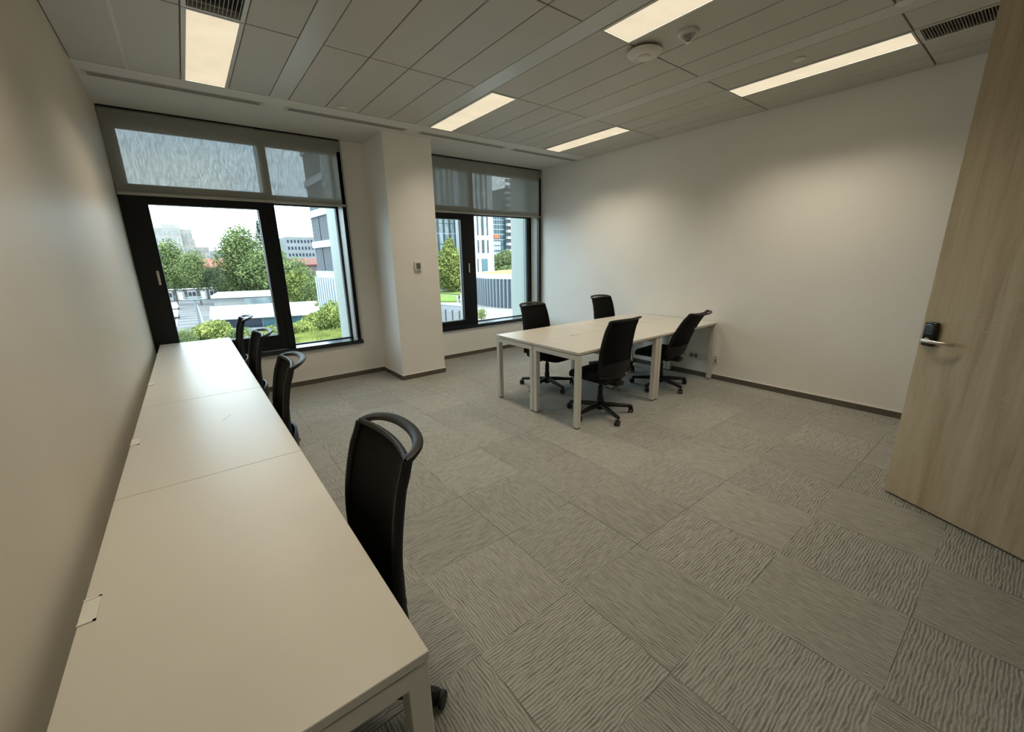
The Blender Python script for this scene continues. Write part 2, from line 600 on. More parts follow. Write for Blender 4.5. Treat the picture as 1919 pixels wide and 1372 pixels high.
M['leaf_mid'] = leafmat('leaves_mid', (0.06, 0.09, 0.028), (0.19, 0.225, 0.085))
M['leaf_dark'] = leafmat('leaves_dark', (0.025, 0.04, 0.02), (0.075, 0.095, 0.045))
M['leaf_lime'] = leafmat('leaves_lime', (0.085, 0.115, 0.025), (0.26, 0.28, 0.075))

# ------------------------------------------------------------------ room shell
W, D, H = 5.576, 5.763, 3.035
FY = -0.45            # wall behind the camera
PX0, PX1, PY = 2.478, 3.112, 5.091
WX1, WX2 = 2.195, 3.30   # window 1: 0..WX1, window 2: WX2..W
SILL = 0.51
GY = 6.0              # line of the fixed glass


def struct(o):
    o['kind'] = 'structure'
    return o


struct(MB().box(-0.1, W + 0.1, FY, D + 0.02, -0.12, 0).build('floor', M['carpet']))
struct(MB().box(-0.2, 0, FY, GY + 0.05, -0.12, H + 0.15).build('wall_left', M['wall_beige']))
struct(MB().box(W, W + 0.2, FY, GY + 0.05, -0.12, H + 0.15).build('wall_right', M['wall']))
# front wall with the doorway
HX, HY = 3.416, FY
mb = MB()
mb.box(-0.2, HX - 0.95, FY - 0.15, FY, -0.12, H + 0.15)
mb.box(HX + 0.02, W + 0.2, FY - 0.15, FY, -0.12, H + 0.15)
mb.box(HX - 0.95, HX + 0.02, FY - 0.15, FY, 2.90, H + 0.15)
struct(mb.build('wall_front', M['wall']))
mb = MB()
mb.box(-0.2, W + 0.2, FY - 1.8, FY - 1.65, -0.12, H + 0.15)
mb.box(-0.3, -0.2, FY - 1.8, FY - 0.15, -0.12, H + 0.15)
mb.box(W + 0.2, W + 0.3, FY - 1.8, FY - 0.15, -0.12, H + 0.15)
struct(mb.build('wall_corridor', M['wall']))
struct(MB().box(-0.3, W + 0.3, FY - 1.8, FY, -0.13, -0.001).build('floor_corridor', M['carpet']))
struct(MB().box(-0.3, W + 0.3, FY - 1.8, FY, H, H + 0.15).build('ceiling_corridor', M['wall']))
# back wall: piers around the two windows, below the sills, the pillar
mb = MB()
mb.box(0, WX1, D, GY + 0.05, -0.12, SILL - 0.045)
mb.box(WX1, WX2, D, GY + 0.05, -0.12, H)
mb.box(WX2, W, D, GY + 0.05, -0.12, SILL - 0.045)
struct(mb.build('wall_back', M['wall']))
struct(MB().box(PX0, PX1, PY, D, -0.12, H, bev=0.0).build('wall_pillar', M['wall']))

# ceiling: plain soffit at the windows, panels in rows, smooth bands between
ROWS = [4.663, 3.42, 2.155, 0.888, -0.45]
cols = [(0.0, 0.3165), (0.3165, 0.640), (0.640, 0.965), (0.965, 1.275), (1.43, 1.757), (1.757, 2.073), (2.073, 2.39), (2.39, 2.695),
        (2.865, 3.18), (3.18, 3.515), (3.515, 3.83), (3.83, 4.135), (4.305, 4.645), (4.645, 4.945), (4.945, 5.28), (5.28, W)]
LAMPS = [(2, 0), (8, 0), (13, 0), (8, 2), (13, 2), (2, 2)]
VENTS = [(2, 1), (13, 3)]
mb = MB()
mb.box(-0.2, W + 0.2, FY, GY + 0.4, H + 0.05, H + 0.15)
struct(mb.build('ceiling', M['gap']))
struct(MB().box(0, W, ROWS[0] + 0.003, GY + 0.02, H, H + 0.05).build('ceiling_soffit', M['soffit']))
mb = MB()
for x0, x1 in ((1.275, 1.427), (2.695, 2.862), (4.135, 4.302)):
    mb.box(x0 + 0.001, x1, FY, ROWS[0], H, H + 0.05)
struct(mb.build('ceiling_band', M['band']))
mb = MB()
for ri in range(4):
    y1, y0 = ROWS[ri], ROWS[ri + 1]
    for ci, (x0, x1) in enumerate(cols):
        if (ci, ri) in LAMPS or (ci, ri) in VENTS:
            continue
        g_ = 0.0045
        gl_ = 0.009 if x0 in (0.3165,) else g_
        mb.box(x0 + gl_, x1 - g_, y0 + 0.0055, y1 - 0.0055, H, H + 0.05, bev=0.002, seg=1)
# the pale rail between the first two panels
struct(mb.build('ceiling_panels', M['tile']))
struct(MB().box(0.306, 0.327, FY, ROWS[0], H - 0.004, H + 0.04).build('ceiling_rail', M['frame_white']))

# baseboards with their white cap line
def baseboard(name, x0, x1, y0, y1, face):
    o = struct(MB().box(x0, x1, y0, y1, 0, 0.062, bev=0.002, seg=1).build(name, M['baseboard']))
    MB().box(x0, x1, y0, y1, 0.062, 0.067).build('cap_strip', M['trimline'], o)
    return o


baseboard('baseboard_back', 0.0, PX0, D - 0.012, D, 0)
baseboard('baseboard_alcove', PX1, W - 0.012, D - 0.012, D, 0)
baseboard('baseboard_pillar_side', PX0 - 0.012, PX0, PY - 0.012, D - 0.012, 0)
baseboard('baseboard_pillar', PX0, PX1 + 0.012, PY - 0.012, PY, 0)
baseboard('baseboard_right', W - 0.012, W, FY, D, 0)
baseboard('baseboard_left', 0, 0.012, FY, D - 0.012, 0)

# ------------------------------------------------------------------ windows
def window(name, x0, x1, sash0, sash1, post1, glass_l, glass_r, gz0, gz1, handle_x, handle_dz):
    """x0..x1 opening; an opening sash sash0..sash1, a post up to post1, fixed pane to x1"""
    root = empty(name, ((x0 + x1) / 2, D, SILL))
    root['kind'] = 'structure'
    ox, oy, oz = root.location

    def part(mb_, nm, mat, smooth=False, parent=None):
        o_ = mb_.build(nm, mat, root)
        o_.location = (-ox, -oy, -oz)
        return o_
    # casing frame round the opening, at the glass line and at the room edge
    mb_ = MB()
    mb_.box(x0, x1, GY - 0.02, GY + 0.04, H - 0.04, H)
    mb_.box(x0, x0 + 0.06, GY - 0.02, GY + 0.04, SILL, H - 0.04)
    mb_.box(x0, x1, GY - 0.004, GY + 0.03, SILL - 0.03, SILL + 0.012)
    mb_.box(x1 - 0.012, x1, GY - 0.02, GY + 0.04, SILL, H - 0.04)
    mb_.box(x0, x1, GY - 0.02, GY + 0.04, 2.255, 2.345)   # transom line
    part(mb_, 'window_frame', M['black_frame'])
    edge = x1
    mb_ = MB()
    mb_.box(edge - 0.058, edge, D - 0.012, D + 0.05, SILL, 2.9, bev=0.003)
    part(mb_, 'side_trim', M['black_frame'])
    part(MB().box(edge - 0.05, edge, D + 0.05, GY - 0.02, SILL, H), 'side_reveal', M['reveal'])
    # post, full depth
    part(MB().box(sash1, post1, D + 0.02, GY + 0.03, SILL, H, bev=0.006), 'window_post', M['black_frame'])
    # sash
    sz0, sz1 = SILL + 0.005, 2.36
    mb_ = MB()
    mb_.box(sash0, glass_l, D + 0.005, D + 0.09, sz0, sz1, bev=0.005)
    mb_.box(glass_r, sash1, D + 0.005, D + 0.09, sz0, sz1, bev=0.005)
    mb_.box(glass_l, glass_r, D + 0.005, D + 0.09, gz1, sz1, bev=0.004)
    mb_.box(glass_l, glass_r, D + 0.005, D + 0.09, sz0, gz0, bev=0.004)
    part(mb_, 'sash', M['black_frame'])
    part(MB().box(glass_l - 0.005, glass_r + 0.005, D + 0.06, D + 0.068, gz0 - 0.005, gz1 + 0.005), 'sash_glass', M['glass'])
    # thin bright gasket at the sash glass edge
    mb_ = MB()
    mb_.box(glass_r - 0.006, glass_r - 0.001, D + 0.062, D + 0.088, gz0, gz1)
    mb_.box(glass_l, glass_r, D + 0.062, D + 0.088, gz0 + 0.001, gz0 + 0.006)
    part(mb_, 'gasket', M['reveal'])
    # panes
    part(MB().box(post1 - 0.01, x1 - 0.008, GY, GY + 0.008, SILL - 0.01, 2.26), 'fixed_pane', M['glass'])
    part(MB().box(x0 + 0.04, post1, GY, GY + 0.008, 2.34, H - 0.03), 'upper_pane', M['glass'])
    part(MB().box(post1 - 0.01, x1 - 0.008, GY, GY + 0.008, 2.34, H - 0.03), 'upper_pane', M['glass'])
    # upper frame of the top lights, seen grey through the blind
    mb_ = MB()
    mb_.box(x0, x1, D + 0.03, D + 0.09, 2.865, H - 0.001)
    mb_.box(x0, x0 + 0.10, D + 0.03, D + 0.09, 2.345, 2.865)
    mb_.box(x0, x1, D + 0.04, D + 0.09, 2.26, 2.345)
    part(mb_, 'upper_frame', M['reveal'])
    # sill board
    part(MB().box(x0, x1 + 0.012, D - 0.03, GY - 0.004, SILL - 0.055, SILL, bev=0.003), 'sill', M['black_sill'])
    # handle: short metal grip on the sash
    hz = 1.446 if handle_dz is None else handle_dz
    h = part(MB().box(handle_x - 0.012, handle_x + 0.012, D - 0.022, D + 0.005, hz - 0.075, hz + 0.075, bev=0.006), 'sash_handle', M['steel'])
    h['label'] = 'short brushed metal handle'
    return root


window('window_1', 0.0, WX1, 0.0, 1.275, 1.362, 0.218, 1.188, 0.70, 2.172, 0.168, 1.44)
window('window_2', WX2, W, WX2 + 0.01, 4.06, 4.165, 3.40, 3.905, 0.60, 2.165, 4.01, 1.43)


def blind(name, x0, x1, label):
    zb = 2.268
    y = D - 0.012
    root = empty('roller_blind', ((x0 + x1) / 2, y, zb))
    tag(root, label, 'blind', 'roller blinds over the windows')

    def part(mb_, nm, mat, sm=False):
        o_ = mb_.build(nm, mat, root, smooth=sm)
        o_.location = (-(x0 + x1) / 2, -y, -zb)
    part(MB().quad([(x0, y, zb + 0.01), (x1, y, zb + 0.01), (x1, y, H - 0.03), (x0, y, H - 0.03)]), 'screen_fabric', M['screen_fabric'])
    part(MB().box(x0, x1, y - 0.012, y + 0.012, zb - 0.018, zb + 0.012, bev=0.004), 'bottom_rail', M['blind_rail'])
    mb_ = MB()
    mb_.lathe([(0.026, x0), (0.026, x1)], 20, Matrix.Translation((0, y + 0.03, H - 0.034)) @ Matrix.Rotation(R_(90), 4, 'Y'))
    part(mb_, 'roller_tube', M['blind_rail'], True)
    part(MB().box(x0, x1, y - 0.012, y - 0.006, H - 0.012, H - 0.001), 'head_profile', M['black_frame'])


blind('blind', 0.006, 2.175, 'grey see-through roller blind over the top of the larger left window')
blind('blind', WX2 + 0.02, W - 0.03, 'grey see-through roller blind over the narrow right window')


def cable_guide(x, label):
    tag(MB().box(x - 0.008, x + 0.008, D - 0.034, D - 0.013, SILL + 0.002, H - 0.001, bev=0.003).build('blind_guide', M['blind_rail']),
        label, 'blind guide')


cable_guide(2.188, 'slim pale vertical guide rail along the right edge of the left window')
cable_guide(W - 0.012, 'slim pale vertical guide rail in the corner by the right wall')

# facade fins beside the windows, outside
for i, fx_ in enumerate((2.135, 5.46)):
    fo = struct(MB().box(fx_, fx_ + 0.28, 6.06, 6.52 if i == 0 else 6.50, -8, 9).build('trim_%d' % (i + 1), M['fin']))
    MB().box(fx_ - 0.012, fx_ + 0.27, 6.02, 6.06, -8, 9).build('joint', M['fin_joint'], fo)
    MB().box(fx_ - 0.004, fx_ + 0.1, 6.10, 6.108, -8, 9).build('joint', M['fin_joint'], fo)
# slab edges of the floors above and below outside
struct(MB().box(-0.2, W + 0.3, GY + 0.05, GY + 0.12, -3.0, SILL - 0.1).build('facade_below', M['fin']))
struct(MB().box(-0.2, W + 0.3, GY + 0.05, GY + 0.12, H - 0.02, 6.0).build('facade_above', M['fin']))
struct(MB().box(-0.6, 0.0, GY + 0.06, GY + 0.5, -3, 6).build('facade_side', M['fin']))

# ------------------------------------------------------------------ door (open, oak veneer)
ddir = Vector((3.854 - HX, 0.405 - HY + 0.0, 0))
dlen = ddir.length
dang = math.atan2(ddir.y, ddir.x)
door = empty('door_1', (HX, HY, 0), dang)
door['kind'] = 'structure'
DW = dlen
# local x runs hinge -> free edge, local +y is the side facing the camera
leaf = MB().box(0.02, DW, -0.045, 0, 0.012, 2.885, bev=0.002, seg=1).build('door_leaf', M['oak'], door)


def door_point(px, py):
    d = ray(px, py)
    n_ = Vector((-math.sin(dang), math.cos(dang), 0))
    t_ = (Vector((HX, HY, 0)) - CAM).dot(n_) / d.dot(n_)
    q = CAM + d * t_ - Vector((HX, HY, 0))
    return q.dot(Vector((math.cos(dang), math.sin(dang), 0))), q.z


lx0, lz0 = 0.0, 0.0
LX, LZ = door_point(1747, 628)
lock = MB().box(LX - 0.034, LX + 0.034, 0, 0.030, LZ - 0.066, LZ + 0.078, bev=0.012, seg=3).build('lock_plate', M['dark_lock'], door, smooth=True)
lock['label'] = 'black electronic lock plate'
MB().box(LX - 0.018, LX + 0.018, 0.029, 0.0315, LZ + 0.005, LZ + 0.06, bev=0.001, seg=1).build('card_reader', M['dark_button'], lock)
mb = MB()
mb.lathe([(0.017, 0.028), (0.017, 0.036), (0.012, 0.038), (0.012, 0.066)], 20, Matrix.Translation((LX, 0, LZ - 0.030)) @ Matrix.Rotation(R_(-90), 4, 'X'))
pth = [(LX + 0.008, 0.062, LZ - 0.030), (LX - 0.03, 0.064, LZ - 0.030), (LX - 0.075, 0.062, LZ - 0.031), (LX - 0.11, 0.052, LZ - 0.032), (LX - 0.135, 0.036, LZ - 0.033)]
mb.sweep(pth, 0.0085, 0.0105, seg=12)
lv = mb.build('lever', M['steel'], lock, smooth=True)
lv['label'] = 'brushed steel lever handle'
# frame of the doorway
fr = MB()
fr.box(HX - 0.95, HX - 0.91, FY - 0.16, FY + 0.01, 0, 2.90)
fr.box(HX - 0.0, HX + 0.035, FY - 0.16, FY - 0.0, 0, 2.90)
fr.box(HX - 0.95, HX + 0.035, FY - 0.16, FY - 0.0, 2.887, 2.93)
struct(fr.build('trim_3', M['baseboard']))

# ------------------------------------------------------------------ ceiling lamps
lamp_names = {
    (2, 0): 'warm glowing rectangular ceiling panel lamp nearest the left wall',
    (8, 0): 'warm glowing ceiling panel lamp in front of the pillar, beside a pale ceiling band',
    (13, 0): 'smallest-looking warm ceiling panel lamp near the far right corner',
    (8, 2): 'warm ceiling panel lamp cut by the top photo edge, next to the smoke detector',
    (13, 2): 'long warm ceiling panel lamp along the right wall beside the vent grille',
    (2, 2): 'warm ceiling panel lamp overhead near the left wall, above the camera',
}
LAMP_P = dict()
for (ci, ri) in LAMPS:
    x0, x1 = cols[ci]
    y1, y0 = ROWS[ri], ROWS[ri + 1]
    cxm, cym = (x0 + x1) / 2, (y0 + y1) / 2
    root = empty('ceiling_lamp', (cxm, cym, H))
    tag(root, lamp_names[(ci, ri)], 'ceiling light', 'warm panel lamps in the ceiling')
    a, c = (x1 - x0) / 2 - 0.003, (y1 - y0) / 2 - 0.003
    fb = 0.022 if ci != 2 else 0.026
    mb = MB()
    mb.box(-a, -a + fb, -c, c, -0.004, 0.02)
    mb.box(a - fb, a, -c, c, -0.004, 0.02)
    mb.box(-a + fb, a - fb, -c, -c + 0.012, -0.004, 0.02)
    mb.box(-a + fb, a - fb, c - 0.012, c, -0.004, 0.02)
    mb.build('lamp_frame', M['frame_white'], root)
    MB().box(-a + fb, a - fb, -c + 0.012, c - 0.012, 0.004, 0.014).build('diffuser', M['diffuser'], root)
    ld = bpy.data.lights.new('lamp_light', 'AREA')
    ld.shape = 'RECTANGLE'
    ld.size = 2 * (a - fb)
    ld.size_y = 2 * (c - 0.012)
    ld.energy = LAMP_W
    ld.color = PANEL_COL
    ld.spread = R_(112)
    lo = bpy.data.objects.new('lamp_light', ld)
    COL.objects.link(lo)
    lo.parent = root
    lo.location = (0, 0, 0.002)

# return-air grilles
for (ci, ri), lb in zip(VENTS, ('metal return-air grille with long blades, above the left ceiling lamp', 'grey ribbed return-air grille above the oak door')):
    x0, x1 = cols[ci]
    y1, y0 = ROWS[ri], ROWS[ri + 1]
    root = empty('vent_grille', ((x0 + x1) / 2, (y0 + y1) / 2, H))
    tag(root, lb, 'vent')
    a, c = (x1 - x0) / 2 - 0.003, (y1 - y0) / 2 - 0.003
    fb = 0.024
    mb = MB()
    mb.box(-a, -a + fb, -c, c, -0.003, 0.03)
    mb.box(a - fb, a, -c, c, -0.003, 0.03)
    mb.box(-a + fb, a - fb, -c, -c + fb, -0.003, 0.03)
    mb.box(-a + fb, a - fb, c - fb, c, -0.003, 0.03)
    mb.build('vent_frame', M['frame_white'], root)
    MB().box(-a + fb, a - fb, -c + fb, c - fb, 0.042, 0.048).build('duct_back', M['slot'], root)
    mb = MB()
    if ci == 2:
        n_ = 13
        for i in range(n_):
            x = -a + fb + (i + 0.5) * (2 * (a - fb)) / n_
            mb.box(-0.0015, 0.0015, -c + fb, c - fb, 0.0, 0.035, mtx=Matrix.Translation((x, 0, 0)) @ Matrix.Rotation(R_(12), 4, 'Y'))
        mb.box(-a + fb, a - fb, -0.01, 0.01, 0.002, 0.03)
    else:
        n_ = 84
        for i in range(n_):
            y = -c + fb + (i + 0.5) * (2 * (c - fb)) / n_
            mb.box(-a + fb, a - fb, -0.002, 0.002, 0.0, 0.02, mtx=Matrix.Translation((0, y, 0)))
    mb.build('blades', M['vent'], root)

# slot diffusers in the soffit
SL = [(0.028, 1.262), (1.443, 2.715), (2.867, 4.152), (4.282, 5.57)]
sl_l = ['long slot air diffuser above the left window, touching the left wall', 'slot air diffuser above the wall between window and pillar',
        'slot air diffuser just right of the pillar top', 'slot air diffuser ending at the right wall corner']
for (x0, x1), lb in zip(SL, sl_l):
    root = empty('slot_diffuser', ((x0 + x1) / 2, 4.913, H))
    tag(root, lb, 'air diffuser', 'slot diffusers along the window soffit')
    a = (x1 - x0) / 2
    mb = MB()
    mb.box(-a, a, -0.047, -0.034, -0.004, 0.001)
    mb.box(-a, a, 0.034, 0.047, -0.004, 0.001)
    mb.box(-a, -a + 0.03, -0.034, 0.034, -0.004, 0.001)
    mb.box(a - 0.03, a, -0.034, 0.034, -0.004, 0.001)
    for yy in (-0.0115, 0.0115):
        mb.box(-a + 0.03, a - 0.03, yy - 0.004, yy + 0.004, -0.0035, 0.001)
    mb.build('diffuser_frame', M['frame_white'], root)
    MB().box(-a + 0.03, a - 0.03, -0.034, 0.034, -0.0012, 0.0005).build('slots', M['slot'], root)

# round devices on the ceiling
ap = empty('access_point', (3.345, 2.14, H))
tag(ap, 'large round white wireless access point under the ceiling beside the panel lamp', 'access point')
MB().lathe([(0.075, 0), (0.075, -0.012), (0.122, -0.016), (0.125, -0.022), (0.112, -0.036), (0.075, -0.046), (0.02, -0.049)], 40).build('body', M['device'], ap, smooth=True)
MB().lathe([(0.047, -0.046), (0.047, -0.0525), (0.044, -0.0545), (0.01, -0.0555)], 32).build('centre_cap', M['device'], ap, smooth=True)
mb = MB()
for i in range(5):
    mb.box(-0.025 + i * 0.0105, -0.0175 + i * 0.0105, 0.066, 0.074, -0.0485, -0.046)
mb.build('logo', M['frame_white'], ap)
sd = empty('smoke_detector', (3.375, 1.815, H))
tag(sd, 'white conical smoke detector with dark ring slots on the ceiling', 'smoke detector')
MB().lathe([(0.068, 0), (0.068, -0.010), (0.062, -0.020), (0.052, -0.026)], 32).build('base', M['device'], sd, smooth=True)
for i in range(5):
    z = -0.027 - i * 0.0082
    r0 = 0.050 - i * 0.008
    MB().lathe([(r0 - 0.010, z + 0.002), (r0 - 0.010, z - 0.0035), (r0, z - 0.0035), (r0 + 0.001, z - 0.006), (r0 - 0.011, z - 0.0062)], 28).build('ring', M['device'], sd, smooth=True)
MB().lathe([(0.040, -0.024), (0.030, -0.040), (0.012, -0.062)], 24).build('dark_core', M['slot'], sd, smooth=True)
MB().box(0.066, 0.105, -0.006, 0.006, -0.006, -0.001).build('tab', M['device'], sd)
for (x, y), lb in zip(((1.89, 4.56), (4.475, 1.515), (4.465, 4.585), (4.14, 0.85)), (
        'flat round sprinkler cover in the ceiling above the left window', 'flat round sprinkler cover beside the long right ceiling lamp',
        'flat round sprinkler cover beside the far right ceiling lamp', 'small sprinkler cover at the top edge of the photo near the grille')):
    o = MB().lathe([(0.043, 0.0), (0.043, -0.006), (0.040, -0.009), (0.01, -0.010)], 28).build('sprinkler_cover', M['device'], smooth=True, loc=(x, y, H))
    tag(o, lb, 'sprinkler', 'concealed sprinkler covers')

# thermostat on the pillar
th = empty('thermostat', (2.803, PY, 1.487))
tag(th, 'small white thermostat with grey screen on the pillar', 'thermostat')
MB().box(-0.048, 0.048, -0.022, 0, -0.060, 0.060, bev=0.006).build('body', M['device'], th)
MB().box(-0.024, 0.034, -0.0235, -0.020, -0.030, 0.042, bev=0.001, seg=1).build('display', M['screen'], th)
MB().box(-0.012, 0.022, -0.0235, -0.020, -0.050, -0.042).build('button', M['dark_trim'], th)

# sockets on the right wall
so = empty('wall_socket', (W, 2.655, 0.265))
tag(so, 'white triple wall socket plate under the desk at the right wall', 'socket')
MB().box(-0.010, 0, -0.125, 0.125, -0.045, 0.045, bev=0.003).build('plate', M['socket'], so)
for yy in (0.082, 0.022):
    s_ = MB().lathe([(0.026, 0), (0.026, 0.003), (0.021, 0.003), (0.021, 0.0005)], 24, Matrix.Translation((-0.010, yy, 0)) @ Matrix.Rotation(R_(-90), 4, 'Y')).build('outlet', M['grey_render'], so, smooth=True)
MB().box(-0.0125, -0.0095, -0.075, -0.035, -0.03, 0.03).build('data_port', M['socket'], so)
so2 = empty('wall_plug', (W, 2.405, 0.270))
tag(so2, 'small white cable outlet on the right wall just right of the desk leg', 'socket')
MB().box(-0.022, 0, -0.022, 0.022, -0.045, 0.045, bev=0.004).build('plate', M['socket'], so2)
MB().box(-0.0245, -0.021, -0.006, 0.006, -0.035, -0.005).build('slot', M['dark_trim'], so2)

# ------------------------------------------------------------------ desks
HD = 0.740


def make_desk(width, depth, label, group, loc, rz, flap_w=0.10, flap_d=0.035):
    """local x along the long side, local +y toward the sitter, back edge at y=0"""
    root = empty('desk', loc, rz)
    tag(root, label, 'desk', group)
    g_ = 0.0017
    MB().box(g_, width - g_, g_, depth - g_, HD - 0.024, HD, bev=0.0015, seg=1).build('tabletop', M['desktop'], root)
    L = 0.050
    z1 = HD - 0.032
    i_ = 0.004
    for x in (i_, width - L - i_):
        mb_ = MB().box(x, x + L, L, depth - L, z1 - 0.045, z1, bev=0.002, seg=1)
        mb_.build('end_beam', M['desk_metal'], root)
        for y in (i_, depth - L - i_):
            lg = MB().box(x, x + L, y, y + L, 0.010, z1, bev=0.0025, seg=1).build('leg', M['desk_metal'], root)
            MB().box(x + 0.005, x + L - 0.005, y + 0.005, y + L - 0.005, 0, 0.012).build('foot', M['rubber'], lg)
    mb_ = MB()
    mb_.box(L, width - L, 0.10, 0.14, z1 - 0.035, z1)
    mb_.box(L, width - L, depth - 0.14, depth - 0.10, z1 - 0.035, z1)
    mb_.box(0.02, 0.05, 0.06, depth - 0.06, z1, HD - 0.023)
    mb_.box(width - 0.05, width - 0.02, 0.06, depth - 0.06, z1, HD - 0.023)
    mb_.build('long_rail', M['desk_metal'], root)
    c = width / 2
    mb_ = MB()
    mb_.box(c - flap_w / 2, c + flap_w / 2, 0.001, flap_d, HD - 0.004, HD + 0.0012, bev=0.0008, seg=1)
    mb_.box(c - flap_w / 2, c - flap_w / 2 + 0.006, 0.001, flap_d, HD, HD + 0.0028)
    mb_.box(c + flap_w / 2 - 0.006, c + flap_w / 2, 0.001, flap_d, HD, HD + 0.0028)
    mb_.box(c - flap_w / 2, c + flap_w / 2, flap_d - 0.006, flap_d, HD, HD + 0.0028)
    f_ = mb_.build('cable_flap', M['socket'], root)
    f_['label'] = 'white plastic cable flap'
    return root


WD, DD = 1.2672, 0.630
lab = ['nearest white desk along the left wall, filling the lower left corner', 'second white desk from the camera along the left wall, with a thin scratch',
       'third white desk from the camera along the left wall', 'white desk at the end of the left row, under the window']
for i in range(4):
    yb = 5.745 - WD * (3 - i)
    # rz=-90: local +x -> world -y, local +y -> world +x
    d = make_desk(WD, DD, lab[i], 'white desks in a row along the left wall', (0.046, yb, 0), R_(-90))
    if i == 1:
        MB().sweep([(0.50, 0.415, HD), (0.56, 0.385, HD), (0.60, 0.37, HD)], 0.0012, 0.0004, seg=6).build('scratch', M['grey_render'], d)
IX, IY, IDP = 3.031, 2.434, 0.6305
ilab = [['near left white desk of the four-desk island, its corner toward the camera', 'near right white desk of the island, against the right wall'],
        ['far left white desk of the island, toward the pillar', 'far right white desk of the island, in the corner by the right wall']]
for i in range(2):
    x = IX + i * 1.2659
    # near row: sitter at -y ; back edge at IY+IDP ; rz=180
    make_desk(1.2659, IDP, ilab[0][i], 'white desks of the four-desk island', (x + 1.2659, IY + IDP, 0), math.pi, flap_w=0.11, flap_d=0.022)
    make_desk(1.2659, IDP, ilab[1][i], 'white desks of the four-desk island', (x, IY + IDP, 0), 0, flap_w=0.11, flap_d=0.022)


